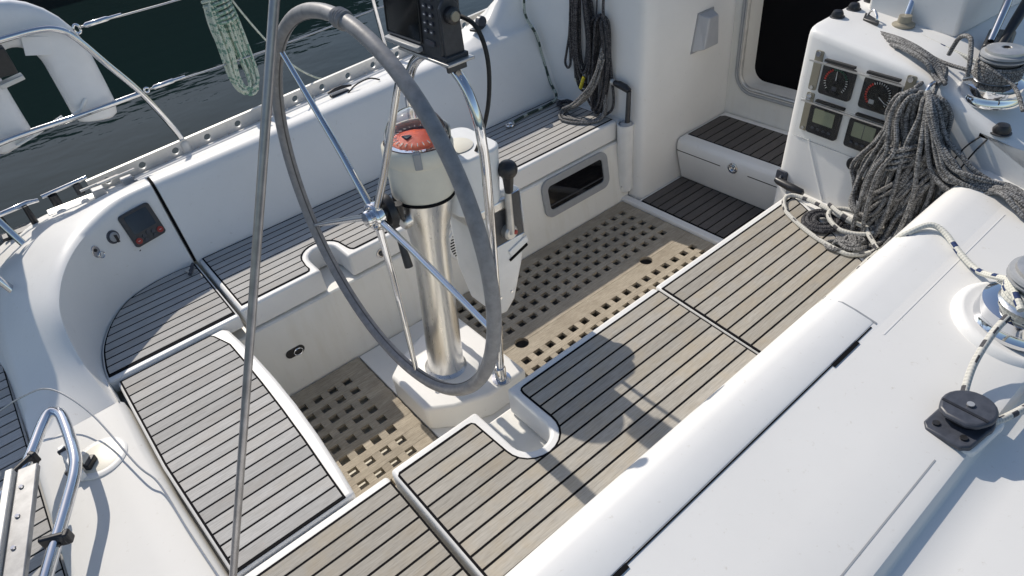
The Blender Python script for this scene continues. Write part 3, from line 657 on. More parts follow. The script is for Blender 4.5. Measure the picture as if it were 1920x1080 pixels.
mb = MB().lathe([(0.013, 0), (0.015, 0.02), (0.017, 0.045), (0.020, 0.058)], (1.058, -.112, .805), (0.05, 0, 1), 20); mb.sphere((1.063, -.112, .882), 0.031, 20, 14)
obj('knob', mb, 'black_plastic', lv)
obj('cover_strip', MB().box((1.09, -.0875, .57), (.085, .006, .028), Matrix.Rotation(math.radians(-18), 3, 'Y')), 'white_plastic', t, bevel=0.003)
obj('slot', MB().box((1.088, -.0868, .545), (.085, .004, .010), Matrix.Rotation(math.radians(-18), 3, 'Y')), 'caulk', t)
for x, z in ((.955, .70), (.962, .56), (.99, .40), (1.04, .40)): obj('screw', MB().lathe([(0.0055, 0), (0.0045, 0.002), (0.001, 0.002)], (x, -.0856, z), (0, -1, 0), 10), 'stainless', t)

# chart plotter on the guard rail
t = thing('chart_plotter', 'black chart plotter with keypad on a bracket above the compass', 'plotter', (.93, .03, 1.26))
fb = basis((.905, .012, 1.385), (0, -1, 0), (0.10, 0, 1))          # a to starboard, b up, c aft
body = obj('body', MB().prism(rrect(.262, .235, .018), -.065, 0.0, fb), 'dark_grey_plastic', t, bevel=0.008, bseg=2)
obj('screen', MB().prism(rrect(.160, .185, .006), 0.0005, 0.003, lambda a, b_, c: fb(a - .042, b_ + .008, c)), 'screen_black', body, smooth=0)
obj('bezel', MB().tube([fb(a - .042, b_ + .008, .002) for a, b_ in rrect(.171, .196, .008)], 0.0035, 6, closed=True), 'black_plastic', body)
obj('lower_lip', MB().box(fb(-.042, -.104, .008), (.018, .17, .014), Matrix.Rotation(math.radians(-6), 3, 'Y')), 'grey_trim', body, bevel=0.003)
for i in range(2):
    for j in range(6): obj('key', MB().prism(rrect(.017, .011, .004, 3), 0.0005, 0.005, lambda a, b_, c, i=i, j=j: fb(a + .070 + .027 * i, b_ - .052 + .020 * j, c)), 'slate_plastic', body)
for i in range(2):
    for j in range(6): obj('key_legend', MB().prism(rrect(.008, .003, .0012, 2), 0.0051, 0.0056, lambda a, b_, c, i=i, j=j: fb(a + .070 + .027 * i, b_ - .052 + .020 * j, c)), 'print_white', body)
obj('key', MB().prism(rrect(.044, .014, .004, 3), 0.0005, 0.005, lambda a, b_, c: fb(a + .084, b_ - .080, c)), 'slate_plastic', body)
obj('arrow_pad', MB().tube([fb(.084 + .017 * math.cos(q), .087 + .017 * math.sin(q), .004) for q in [2 * PI * i / 18 for i in range(18)]], 0.004, 6, closed=True), 'print_white', body)
br = obj('bracket', MB().prism([(-.03, -.14), (.03, -.14), (.028, .02), (.012, .04), (-.012, .04), (-.028, .02)], .148, .158, lambda a, b_, c: Vector((.93 + a, .03 - c, 1.375 + b_))), 'dark_grey_plastic', t, bevel=0.002)
obj('bracket_knob', MB().lathe([(0.021, 0), (0.021, 0.016), (0.015, 0.02), (0.001, 0.02)], (.93, -.129, 1.375), (0, -1, 0), 18), 'black_plastic', br)
obj('knob_cap', MB().lathe([(0.013, 0), (0.012, 0.004), (0.001, 0.004)], (.93, -.149, 1.375), (0, -1, 0), 14), 'brass_dull', br)
obj('mount_plate', MB().box((.93, -.03, 1.262), (.085, .24, .008)), 'alloy', t, bevel=0.002)
obj('bracket_foot', MB().box((.93, .0, 1.272), (.07, .27, .012)), 'dark_grey_plastic', t, bevel=0.002)
obj('cable', MB().tube(spline([(.965, -.05, 1.36), (.99, -.135, 1.34), (1.0, -.165, 1.26), (.995, -.155, 1.14), (.985, -.11, 1.02), (.985, -.06, .945)], 8), 0.006, 10), 'black_rubber', t)
# added dark shell standing in for the reflection inside the dome
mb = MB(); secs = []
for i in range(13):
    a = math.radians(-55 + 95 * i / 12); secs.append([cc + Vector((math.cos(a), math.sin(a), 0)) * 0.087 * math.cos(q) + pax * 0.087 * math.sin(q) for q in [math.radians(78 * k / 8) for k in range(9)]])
obj('reflection_shell', MB().loft(secs), 'compass_dark', cmp_)
for i in range(15):
    a = math.radians(-48 + 80 * i / 14); u = Vector((math.cos(a), math.sin(a), 0)); p0 = cc + u * .0835 + pax * .022
    obj('scale_mark', MB().box(p0, (.002, .003 if i % 3 else .007, .012 if i % 3 else .010), Matrix.Rotation(a, 3, 'Z')), 'print_white', cmp_, smooth=0)

# ================================================================== PORT SIDE FITTINGS
from mathutils.bvhtree import BVHTree
def bvh(o):
    me = o.data; return BVHTree.FromPolygons([v.co.copy() for v in me.vertices], [tuple(p.vertices) for p in me.polygons])
corner_bvh = bvh(bpy.data.objects['coaming_corner'])
def on_corner(x, z):
    h = corner_bvh.ray_cast(Vector((x, 0.3, z)), Vector((0, 1, 0))); n_ = h[1]
    if n_.y > 0: n_ = -n_
    return h[0], n_
def face_frame(p, n_, up=Vector((0, 0, 1))):
    ux = up.cross(n_).normalized(); return basis(p, ux, n_.cross(ux))
p, n_ = on_corner(.165, .650)
t = thing('autopilot_display', 'square dark grey autopilot display with two red buttons on the port quarter', 'display', tuple(p))
ff = face_frame(p, n_)
ca = obj('casing', MB().prism(rrect(.122, .128, .012), -.012, .016, ff), 'dark_grey_plastic', t, bevel=0.004)
obj('screen', MB().prism(rrect(.088, .070, .004), .0162, .0175, lambda a, b_, c: ff(a, b_ + .018, c)), 'screen_blue', ca, smooth=0)
for i, (a, b_, mt) in enumerate([(-.043, -.043, 'red_button'), (.043, -.043, 'red_button'), (-.018, -.036, 'slate_plastic'), (.0, -.030, 'slate_plastic'), (.018, -.036, 'slate_plastic'), (-.018, -.052, 'slate_plastic'), (.018, -.052, 'slate_plastic')]):
    r_ = .0115 if mt == 'red_button' else .0068
    obj('button', MB().prism(arc(0, 0, r_, 0, 345, 15), .0162, .020, lambda u, v, c, a=a, b_=b_: ff(u + a, v + b_, c)), mt, ca)
obj('button_legend', MB().prism([(-.004, -.001), (.004, -.001), (.004, .001), (-.004, .001)], .0201, .0205, lambda u, v, c: ff(u - .043, v - .043, c)), 'print_white', ca, smooth=0)
obj('button_legend', MB().prism([(-.004, -.001), (.004, -.001), (.004, .001), (-.004, .001)], .0201, .0205, lambda u, v, c: ff(u + .043, v - .043, c)), 'print_white', ca, smooth=0)
for a, b_ in ((-.068, .060), (.066, -.060), (-.055, -.076)): obj('screw', MB().prism(arc(0, 0, .0035, 0, 330, 10), -.003, .003, lambda u, v, c, a=a, b_=b_: ff(u + a, v + b_, c)), 'black_plastic', t)
p, n_ = on_corner(.062, .672); ff2 = face_frame(p, n_)
t = thing('socket_cap', 'round grey blue socket cap with a flip tab, left of the autopilot display', 'socket', tuple(p))
obj('flange', MB().prism(arc(0, 0, .024, 0, 350, 28), -.004, .006, ff2), 'slate_plastic', t, bevel=0.002)
obj('cap', MB().prism(arc(0, 0, .0175, 0, 350, 24), .005, .012, ff2), 'grey_trim', t, bevel=0.003)
obj('tab', MB().prism([(-.003, -.022), (.005, -.024), (.008, .004), (-.001, .008)], .010, .016, ff2), 'black_plastic', t, bevel=0.001)
p, n_ = on_corner(-.008, .672); ff3 = face_frame(p, n_)
t = thing('lock_escutcheon', 'small polished keyhole plate with a hanging key ring on the port quarter', 'lock', tuple(p))
obj('plate', MB().prism([(a, b_) for a, b_ in arc(0, 0, .016, 0, 350, 24, .023)], -.004, .004, ff3), 'stainless', t, bevel=0.001)
obj('keyhole', MB().prism(arc(0, .006, .006, 0, 340, 14), .0042, .006, ff3), 'black_plastic', t)
obj('ring', MB().tube([ff3(.010 + .011 * math.cos(q), -.020 + .011 * math.sin(q), .006) for q in [2 * PI * i / 16 for i in range(16)]], .0018, 6, closed=True), 'stainless', t)
# hinge on the seam
t = thing('hinge', 'small dark hinge at the foot of the black coaming joint', 'hinge', (.235, .855, .455))
for dx in (-.022, 0, .022): obj('knuckle', MB().tube([(.232 + dx * .5, .845 + dx, .462), (.244 + dx * .5, .845 + dx + .018, .462)], .006, 10), 'slate_plastic', t)
obj('leaf', MB().box((.235, .855, .4545), (.028, .05, .004), Matrix.Rotation(.3, 3, 'Z')), 'alloy', t)

# window, speaker, latches on the port locker face
lf = lambda x, z: basis((x, .412 + .14 * (z - .045), z), (1, 0, 0), (0, .14, 1))
t = thing('locker_window', 'dark fixed window in a rounded grey frame on the port locker face', 'window', (1.858, .45, .17))
fw = lf(1.858, .262)
outer = rrect(.418, .186, .045, 6); inner = rrect(.352, .120, .022, 6)
mb = MB(); k = len(outer); vs = [fw(*p, .0) for p in outer] + [fw(*p, .012) for p in outer] + [fw(*p, .010) for p in inner] + [fw(*p, -.012) for p in inner]
mb.add(vs, [(r * k + i, r * k + (i + 1) % k, (r + 1) * k + (i + 1) % k, (r + 1) * k + i) for r in range(3) for i in range(k)])
obj('frame', mb, 'grey_trim', t, smooth=30)
obj('glass', MB().prism(inner, .0015, .004, fw), 'smoked_glass', t, smooth=0)
obj('sliding_rail', MB().prism([(-.175, -.040), (.175, -.040), (.175, -.034), (-.175, -.034)], .004, .007, fw), 'dark_grey_plastic', t, smooth=0)
t = thing('speaker_grille', 'round slotted speaker grille behind the engine control on the port face', 'speaker', (1.19, .44, .21))
fs = lf(1.195, .275)
obj('rim', MB().prism(arc(0, 0, .078, 0, 354, 40), -.002, .006, fs), 'white_plastic', t, bevel=0.002)
for j in range(11):
    v = -.062 + .0124 * j; w = math.sqrt(max(0, .066 ** 2 - v * v))
    obj('slot', MB().prism([(-w, v - .003), (w, v - .003), (w, v + .003), (-w, v + .003)], .0055, .0068, fs), 'dark_void', t, smooth=0)
obj('centre_hole', MB().prism(arc(-.03, -.052, .009, 0, 340, 14), .0069, .008, fs), 'dark_void', t)
t = thing('flush_latch', 'oval black flush latch with steel ring pull, low on the port locker face', 'latch', (.388, .43, .18))
fl_ = lf(.388, .207)
obj('recess', MB().prism(arc(-.02, 0, .017, 90, 270, 10) + arc(.02, 0, .017, -90, 90, 10), -.002, .003, fl_), 'black_plastic', t)
obj('ring_pull', MB().tube([fl_(.010 + .017 * math.cos(q), -.004 + .013 * math.sin(q), .006) for q in [2 * PI * i / 18 for i in range(18)]], .0025, 8, closed=True), 'chrome', t)
t = thing('lid_lock', 'small round steel lock on the skirt of the port seat lid', 'lock', (.835, .468, .39))
fk = basis((.835, .4675, .405), (1, 0, 0), (0, 0, 1))
obj('rosette', MB().prism(arc(0, 0, .020, 0, 350, 24), 0, .005, fk), 'stainless', t, bevel=0.001)
obj('barrel', MB().prism(arc(0, 0, .010, 0, 340, 16), .005, .011, fk), 'dark_grey_plastic', t, bevel=0.001)
# winch handle in its pocket on the port bulkhead
t = thing('handle_pocket', 'white tubular winch handle pocket on the port bulkhead corner', 'pocket', (2.17, .42, .09))
mb = MB().lathe([(.036, .10), (.038, .12), (.038, .44), (.041, .452), (.033, .452), (.033, .38)], (2.178, .425, 0), n=26)
obj('tube', mb, 'white_plastic', t); 
for dy in (-.014, .016): obj('screw', MB().lathe([(.005, 0), (.004, .003), (.001, .003)], (2.1395, .425 + dy, .13), (-1, 0, 0), 10), 'stainless', t)
t = thing('winch_crank', 'dark winch handle standing in the white pocket, grip pointing to port', 'winch handle', (2.175, .41, .45))
obj('shaft', MB().tube([(2.175, .415, .40), (2.172, .405, .50), (2.170, .398, .62)], [.012, .012, .011], 12), 'dark_grey_plastic', t)
obj('grip', MB().tube([(2.168, .394, .622), (2.168, .42, .632), (2.168, .455, .638), (2.168, .485, .640)], [.013, .017, .017, .012], 14), 'black_plastic', t)
obj('grip_end', MB().tube([(2.168, .485, .640), (2.168, .503, .641)], [.014, .013], 14), 'alloy_white', t)
obj('foot_socket', MB().lathe([(.030, 0), (.031, .02), (.022, .03)], (2.176, .418, .435), n=18), 'grey_trim', t)
# courtesy lamp on the passage wall
t = thing('courtesy_lamp', 'grey tapered courtesy lamp on the white passage wall', 'lamp', (2.615, .343, .70))
fa = basis((2.615, .342, .782), (1, 0, 0), (0, 0, 1))
mb = MB(); lo = [(-.085, -.085), (.085, -.085), (.052, .080), (-.052, .080)]; hi = [(-.050, -.072), (.050, -.072), (.034, .066), (-.034, .066)]
mb.add([fa(*p, 0) for p in lo] + [fa(*p, .05) for p in hi], [(0, 1, 5, 4), (1, 2, 6, 5), (2, 3, 7, 6), (3, 0, 4, 7), (4, 5, 6, 7)])
obj('lens', mb, 'lamp_lens', t, smooth=0, bevel=0.006); obj('back_plate', MB().prism([(-.09, -.09), (.09, -.09), (.056, .085), (-.056, .085)], -.001, .004, fa), 'grey_trim', t, smooth=0)

# companionway: step box, door frame, black sheet added for the dark cabin
t = thing('step_box', 'white step box with teak top, shade put into its colour, under the companionway', 'step', (2.62, 0, .06))
prof = [(2.505, .056), (2.462, .20), (2.455, .235), (2.455, .272), (2.462, .290), (2.480, .2965), (2.845, .2965), (2.845, .056)]
obj('body', MB().prism(prof, -.31, .335, lambda a, b_, c: Vector((a, c, b_))), 'gelcoat', t, smooth=30, bevel=0.012, bseg=3)
obj('caulking', MB().prism([(2.520, -.29), (2.80, -.29), (2.80, .30), (2.78, .318), (2.520, .318)], .2955, .2985), 'caulk', t, smooth=0)
planks(t, [(2.524, -.286), (2.796, -.286), (2.796, .300), (2.778, .314), (2.524, .314)], .3005, seams(-.286, .314, 12), 'teak_shaded')
lr = obj('ring_latch', MB().lathe([(.026, 0), (.026, .006), (.021, .008), (.019, .002), (.001, .001)], (2.4555, -.0, .248), (-1, 0, 0), 26), 'stainless', t)
obj('ring', MB().tube([(2.449, .014 * math.cos(q), .248 + .014 * math.sin(q)) for q in [2 * PI * i / 16 for i in range(16)]], .0022, 6, closed=True), 'chrome', lr)
obj('groove', MB().box((2.4565, .20, .234), (.004, .26, .004)), 'caulk', t); obj('groove', MB().box((2.4565, -.19, .234), (.004, .22, .004)), 'caulk', t)
t = thing('companionway_frame', 'grey aluminium frame round the dark companionway opening', 'frame', (2.85, -.05, .45))
def frame_path(d): return [(2.842, dl + d, 1.07)] + [(2.842, dl + d, db + .08)] + [(2.842, dl - .07 + (.07 + d) * math.cos(a), db + .07 - (.07 + d) * math.sin(a)) for a in [PI / 2 * k / 8 for k in range(1, 9)]] + [(2.842, -.37, db - d)]
obj('outer_moulding', MB().tube(frame_path(.030), .009, 8), 'grey_trim', t); obj('inner_moulding', MB().tube(frame_path(.006), .010, 8), 'alloy', t)
obj('flat_strip', MB().loft([[Vector(p) for p in frame_path(.030)], [Vector(p) for p in frame_path(.006)]]), 'gelcoat', t, smooth=0)
t = obj('cabin_dark_sheet', MB().box((2.96, -.01, .85), (.02, .76, 1.0)), 'dark_void'); tag(t, 'black sheet added for the dark of the cabin in the companionway', 'dark sheet')  # darkness of the cabin put into an added black sheet
struct(obj('cabin_dark_side', MB().box((3.4, -.37, .5), (1.0, .01, 1.0)), 'dark_void', smooth=0))  # cabin shade put into the black of this wall

# ---- toe rail with real holes
def rail_seg(mb, x0, x1, hole=True):
    N_ = 16; cx = (x0 + x1) / 2; h = .062; r_ = .0165
    def P(x, zz, off): return (x, rail_y(x) + off, rail_z(x) + zz)
    for off in (-.006, .006):
        o = len(mb.v); circ = []; rect = []
        for k in range(N_):
            a = 2 * PI * k / N_; c, s_ = math.cos(a), math.sin(a); circ.append((cx + r_ * c, h * .5 + r_ * s_))
            m_ = max(abs(c) / ((x1 - x0) / 2), abs(s_) / (h / 2)); rect.append((cx + c / m_, h * .5 + s_ / m_))
        for q in (circ, rect): mb.v += [P(x, z, off) for x, z in q]
        for k in range(N_):
            k2 = (k + 1) % N_; mb.f.append((o + k, o + k2, o + N_ + k2, o + N_ + k))
        for xx, zz in ((x0, 0), (x1, 0), (x0, h), (x1, h)): pass
        # corner fillers
        for sx, sz in ((1, 1), (-1, 1), (-1, -1), (1, -1)):
            pts = sorted([q for q in rect if (q[0] - cx) * sx >= -1e-9 and (q[1] - h / 2) * sz >= -1e-9], key=lambda q: math.atan2((q[1] - h / 2) * sz, (q[0] - cx) * sx))
            best = [q for q in pts if abs(abs(q[0] - cx) - (x1 - x0) / 2) < 1e-9][-1:] + [q for q in pts if abs(abs(q[1] - h / 2) - h / 2) < 1e-9][:1]
            if len(best) == 2:
                o2 = len(mb.v); mb.v += [P(*best[0], off), P(cx + sx * (x1 - x0) / 2, h / 2 + sz * h / 2, off), P(*best[1], off)]; mb.f.append((o2, o2 + 1, o2 + 2))
    o = len(mb.v)
    for off in (-.006, .006): mb.v += [P(cx + r_ * math.cos(2 * PI * k / N_), h * .5 + r_ * math.sin(2 * PI * k / N_), off) for k in range(N_)]
    for k in range(N_): k2 = (k + 1) % N_; mb.f.append((o + k, o + k2, o + N_ + k2, o + N_ + k))
    for zz, w in ((h, .009), (0, .02)):
        o = len(mb.v); mb.v += [P(x0, zz, -w), P(x1, zz, -w), P(x1, zz, .009), P(x0, zz, .009), P(x0, zz + .004, -w), P(x1, zz + .004, -w), P(x1, zz + .004, .009), P(x0, zz + .004, .009)]
        mb.f += [(o, o + 1, o + 2, o + 3), (o + 4, o + 5, o + 6, o + 7), (o, o + 1, o + 5, o + 4), (o + 3, o + 2, o + 6, o + 7)]
t = thing('toe_rail', 'pierced aluminium toe rail along the port deck edge', 'toe rail', (1.2, 1.43, .66))
mb = MB(); x = .10
while x < 3.4: rail_seg(mb, x, x + .155); x += .155
obj('extrusion', mb, 'alloy_white', t, smooth=30)
for i in range(21): x = .10 + .155 * i + .02; obj('bolt', MB().lathe([(.007, 0), (.006, .004), (.001, .005)], (x, rail_y(x) - .014, rail_z(x) + .004), n=10), 'stainless', t)
struct(obj('deck_moulding', MB().tube([(x, rail_y(x) - .10, rail_z(x) + .020) for x in [.15 + .15 * i for i in range(16)]], .010, 8), 'gelcoat'))
# fairlead and cleat where the rail ends
t = thing('fairlead', 'polished fairlead with a black roller where the toe rail ends', 'fairlead', (-0.022, 1.616, 0.533))
obj('top_bar', MB().tube([(-0.076, 1.622, 0.617), (0.109, 1.643, 0.622)], .009, 10), 'chrome', t); obj('roller', MB().tube([(-0.038, 1.622, 0.565), (-0.038, 1.622, 0.609)], .018, 14), 'black_plastic', t); obj('roller', MB().tube([(0.060, 1.638, 0.565), (0.060, 1.638, 0.614)], .016, 14), 'dark_grey_plastic', t)
obj('base', MB().box((0.011, 1.627, 0.538), (.20, .06, .012)), 'alloy', t, bevel=.003)
t = thing('mooring_cleat', 'horn cleat with a polished bar at the far left of the port deck edge', 'cleat', (-0.185, 1.594, 0.522))
obj('horn', MB().tube([(-0.326, 1.573, 0.611), (-0.283, 1.578, 0.622), (-0.131, 1.605, 0.622), (-0.092, 1.611, 0.614)], [.008, .011, .011, .008], 12), 'chrome', t)
for x in (-.24, -.145): obj('post', MB().tube([(x, 1.589, .53), (x, 1.589, .62)], [.014, .010], 12), 'black_plastic', t)
obj('base', MB().box((-0.190, 1.589, 0.525), (.17, .05, .014)), 'black_plastic', t, bevel=.003)
for k, (x0, x1) in enumerate(((.09, .22), (.16, .30))):
    t = thing('deck_bracket', ('aft' if k == 0 else 'forward') + ' of two small grey brackets under a bright strip inside the toe rail', 'bracket', (x0, 1.55, .55), 'brackets inside the toe rail')
    obj('block', MB().box((x0 + .03 + .05 * k, 1.555, .572), (.05, .044, .05)), 'grey_trim', t, bevel=.004); obj('strip', MB().tube([(x0 - .03, 1.585, .598), (x0 + .13, 1.595, .602)], .006, 8), 'alloy_white', t)

# ---- pulpit, lifelines, stanchions: points scaled about the camera, as are fairlead, buoy, green coil
t = thing('stern_rail', 'polished tubular stern rail on the port quarter', 'stern rail', (0.533, 1.660, 0.533))
top = [(0.537, 1.665, 0.576), (0.529, 1.673, 0.663), (0.462, 1.681, 0.869), (0.388, 1.681, 1.022), (0.326, 1.681, 1.147), (0.285, 1.681, 1.191), (0.218, 1.681, 1.209), (0.087, 1.681, 1.209), (-0.131, 1.660, 1.205), (-0.348, 1.551, 1.202), (-.55, 1.25, 1.20), (-.66, .95, 1.20), (-.72, .72, 1.15), (-.74, .66, 1.0), (-.74, .65, .40)]
obj('top_tube', MB().tube(spline(top, 8), .0128, 14), 'stainless', t)
obj('mid_tube', MB().tube(spline([(0.462, 1.681, 0.869), (0.218, 1.681, 0.861), (-0.098, 1.681, 0.855), (-0.326, 1.562, 0.848), (-.54, 1.26, .85), (-.73, .70, .86)], 8), .0120, 14), 'stainless', t)
obj('leg', MB().tube([(-.195, 1.175, .655), (-.235, 1.24, .80), (-.335, 1.552, 1.20)], .0125, 12), 'stainless', t); obj('leg', MB().tube([(-.275, .905, .63), (-.33, .95, .80), (-.655, .965, 1.20)], .0125, 12), 'stainless', t)
mb = MB().lathe([(.020, .0), (.024, .01), (.024, .075), (.017, .085)], (0.537, 1.662, 0.533), (0, .05, 1), 20); obj('foot', mb, 'alloy_white', t)
obj('foot_plate', MB().box((0.544, 1.643, 0.546), (.07, .05, .012)), 'alloy_white', t, bevel=.003)
obj('eye', MB().tube([(.346 + .012 * math.cos(q), 1.681, 1.177 + .017 * math.sin(q)) for q in [2 * PI * i / 16 for i in range(16)]], .005, 8, closed=True), 'stainless', t)
obj('eye', MB().tube([(.488 + .010 * math.cos(q), 1.681, .875 + .010 * math.sin(q)) for q in [2 * PI * i / 16 for i in range(16)]], .004, 8, closed=True), 'stainless', t)
for nm, a, b_, lab in (('upper', (0.364, 1.681, 1.181), (1.692, 1.752, 1.209), 'upper steel lifeline running forward from the stern rail'), ('lower', (0.503, 1.681, 0.875), (1.681, 1.752, 0.886), 'lower steel lifeline running forward from the stern rail')):
    A, Bp = Vector(a), Vector(b_); t = thing('lifeline', lab, 'lifeline', a, 'lifelines along the port side')
    d = (Bp - A).normalized(); mid = A.lerp(Bp, .5) - Vector((0, 0, .012)); far = Bp + d * 1.6
    obj('wire', MB().tube([A, A.lerp(Bp, .25) - Vector((0, 0, .009)), mid, A.lerp(Bp, .75) - Vector((0, 0, .009)), Bp, far], .0040, 8), 'steel_wire', t)
    obj('turnbuckle', MB().tube([A + d * .01, A + d * .02, A + d * .10, A + d * .11, A + d * .16], [.005, .011, .011, .0075, .0065], 10), 'stainless', t)
t = thing('stanchion', 'slim lifeline stanchion on the toe rail seen behind the wheel rim', 'stanchion', (1.697, 1.741, 0.598), 'lifeline stanchions')
obj('tube', MB().tube([(1.710, 1.738, 0.598), (1.681, 1.752, 1.251)], .0115, 12), 'stainless', t); obj('socket', MB().lathe([(.022, 0), (.020, .07), (.015, .075)], (1.710, 1.738, 0.592), n=16), 'alloy_white', t)
t = thing('stanchion', 'lifeline stanchion at the top edge, beside the rising white coaming', 'stanchion', (2.568, 1.768, 0.631), 'lifeline stanchions')
obj('tube', MB().tube([(2.502, 1.763, 0.641), (2.492, 1.768, 1.294)], .0115, 12), 'stainless', t); obj('socket', MB().lathe([(.030, 0), (.024, .05), (.016, .07)], (2.502, 1.763, 0.628), n=16), 'alloy_white', t)

# horseshoe buoy
t = thing('horseshoe_buoy', 'white horseshoe lifebuoy hanging on the stern rail', 'lifebuoy', (.11, 1.76, .81))
mid = [(-.058, .800), (-.061, .812), (-.064, .85), (-.065, .93)] + [(.104 - .168 * math.cos(math.radians(a)), 1.066 + .180 * math.sin(math.radians(a))) for a in range(0, 181, 12)] + [(.274, .93), (.274, .85), (.272, .812), (.270, .800)]
secs = []
for i, (x, z) in enumerate(mid):
    a = Vector((mid[min(i + 1, len(mid) - 1)][0] - mid[max(i - 1, 0)][0], 0, mid[min(i + 1, len(mid) - 1)][1] - mid[max(i - 1, 0)][1])).normalized(); nn = Vector((-a.z, 0, a.x))
    e_ = min(i, len(mid) - 1 - i); w = (.056, .078, .088)[min(e_, 2)]; d_ = (.030, .044, .050)[min(e_, 2)]; ring = []
    for q in range(16):
        th = 2 * PI * q / 16; c, s_ = math.cos(th), math.sin(th); ring.append(Vector((x, 1.762, z)) + nn * w * math.copysign(abs(c) ** .62, c) + Vector((0, 1, 0)) * d_ * math.copysign(abs(s_) ** .8, s_))
    secs.append(ring)
obj('cover', MB().loft(secs, closed=True, capends=True), 'buoy_vinyl', t, smooth=60)
obj('label_panel', MB().box((.190, 1.711, 1.150), (.090, .004, .070), Matrix.Rotation(.25, 3, 'Y')), 'buoy_vinyl', t, bevel=.001)
obj('strap', MB().tube([(.147, 1.712, .842), (.218, 1.703, .875), (.256, 1.71, .908)], .007, 8), 'white_plastic', t); obj('strap', MB().tube([(-.054, 1.712, .815), (.033, 1.705, .837), (.147, 1.712, .870)], .006, 8), 'white_plastic', t)
t = thing('rail_light', 'black lamp box clamped to the stern rail at the left edge', 'lamp', (0.049, 1.660, 1.120))
obj('box', MB().box((0.049, 1.643, 1.147), (.07, .06, .10)), 'black_plastic', t, bevel=.006); obj('bracket', MB().box((0.049, 1.643, 1.071), (.09, .05, .018), Matrix.Rotation(-.15, 3, 'Y')), 'alloy_white', t, bevel=.003)

# ================================================================== STERN
t = thing('boarding_ladder', 'folded polished stern ladder with a ribbed tread and black clamps at the left edge', 'ladder', (-.38, .1, .44))
lp = [(-.62, -.02, .52), (-.50, .07, .535), (-.41, .145, .545), (-.345, .265, .55), (-.318, .305, .552), (-.300, .300, .552), (-.290, .255, .552), (-.293, .10, .552), (-.308, .025, .55), (-.345, -.06, .547), (-.40, -.18, .545), (-.50, -.40, .54)]
obj('tube', MB().tube(spline(lp, 8), .0150, 14), 'chrome', t)
obj('tread', MB().box((-.435, -.06, .565), (.046, .36, .018), Matrix.Rotation(math.radians(-14), 3, 'Z')), 'tread_grey', t, bevel=.003)
obj('tread_edge', MB().box((-.470, -.055, .572), (.018, .36, .034), Matrix.Rotation(math.radians(-14), 3, 'Z')), 'alloy_white', t, bevel=.003)
for k in range(4): obj('screw', MB().lathe([(.006, 0), (.005, .003), (.001, .003)], (-.415 - .022 * k, .05 - .09 * k, .5755), n=10), 'stainless', t)
for p, q in (((-.405, .150, .546), .55), ((-.388, -.150, .547), -.45)):
    f = Matrix.Rotation(q, 3, 'Z'); obj('clamp', MB().box(p, (.060, .014, .040), f), 'black_plastic', t, bevel=.005); obj('clamp_bolt', MB().box(Vector(p) + f @ Vector((.030, 0, .004)), (.014, .022, .034), f), 'black_plastic', t, bevel=.004)
obj('hinge_plate', MB().box((-.325, .175, .463), (.020, .15, .030), Matrix.Rotation(.15, 3, 'Z')), 'white_plastic', t, bevel=.003)
for y in (.225, .13): obj('hinge_bolt', MB().tube([(-.345, y, .475), (-.30, y, .480)], .007, 10), 'dark_grey_plastic', t)
t = thing('deck_filler', 'round cream filler cap with a black hinge on the aft deck', 'filler cap', (-.262, .148, .449))
obj('flange', MB().lathe([(.072, 0), (.072, .006), (.066, .009), (.060, .009)], (-.262, .148, .4475), n=40), 'gelcoat', t); obj('cap', MB().lathe([(.058, 0), (.058, .008), (.05, .010), (.001, .010)], (-.262, .148, .4475), n=40), 'cream_plastic', t)
obj('hinge', MB().box((-.285, .135, .466), (.04, .016, .020), Matrix.Rotation(.9, 3, 'Z')), 'black_plastic', t, bevel=.003)
t = obj('antenna_wire', MB().tube(spline([(-.62, .52, .44), (-.435, .476, .52), (-.353, .452, .545), (-.306, .429, .55), (-.267, .366, .54), (-.224, .226, .525), (-.185, .0, .495), (-.160, -.09, .478), (-.150, -.263, .462), (-.137, -.431, .456), (-.12, -.62, .452)], 10), .0026, 8), 'steel_wire'); tag(t, 'thin wire arching over the aft deck and along the helm seat gap', 'wire')
t = thing('backstay', 'taut backstay in a grey sleeve crossing the picture from top to bottom', 'backstay', (-.2, -.6, .42))
A, Bp = Vector((-.096, -.60, .635)), Vector((.353, -.57, 1.623)); d = (Bp - A)
obj('sleeve', MB().tube([A - d * .22, A, A + d * .5, Bp, Bp + d * 1.5], .0075, 12), 'wire_cover', t); obj('wire', MB().tube([Bp + d * 1.5, Bp + d * 9], .004, 8), 'steel_wire', t)
obj('chainplate', MB().box(A - d * .23, (.012, .03, .06)), 'stainless', t, bevel=.002)

# ================================================================== STARBOARD FITTINGS
def strip_y(x0, x1, y, w, h=.0012, n=14, mat_='caulk', parent=None, name='seam'):
    mb = MB(); secs = []
    for i in range(n + 1):
        x = x0 + (x1 - x0) * i / n; secs.append([(x, y - w / 2, sbz(y - w / 2, x) + h), (x, y + w / 2, sbz(y + w / 2, x) + h)])
    return obj(name, mb.loft(secs), mat_, parent, smooth=0)
t = thing('locker_hatch', 'long white locker hatch along the starboard coaming with black seam and hinges', 'hatch', (.5, -1.1, .74))
mb = MB(); secs = []
for i in range(21):
    x = -.5 + 1.815 * i / 20; p = [q for q in sb_prof(x) if -1.14 <= q[1] <= -.94]; e = .0 if i < 20 else .0
    secs.append([Vector((x, y, sbz(y, x))) + Vector((0, .45, .9)) * off for y, off in ((-.950, .001), (-.955, .003), (-.986, .0035), (-1.006, .0035), (-1.022, .0035), (-1.040, .0035), (-1.062, .0035), (-1.095, .0035), (-1.136, .003), (-1.142, .001))])
obj('shell', MB().loft(secs, capends=True), 'gelcoat', t, smooth=60)
strip_y(-.5, 1.30, -1.1455, .0036, parent=t)
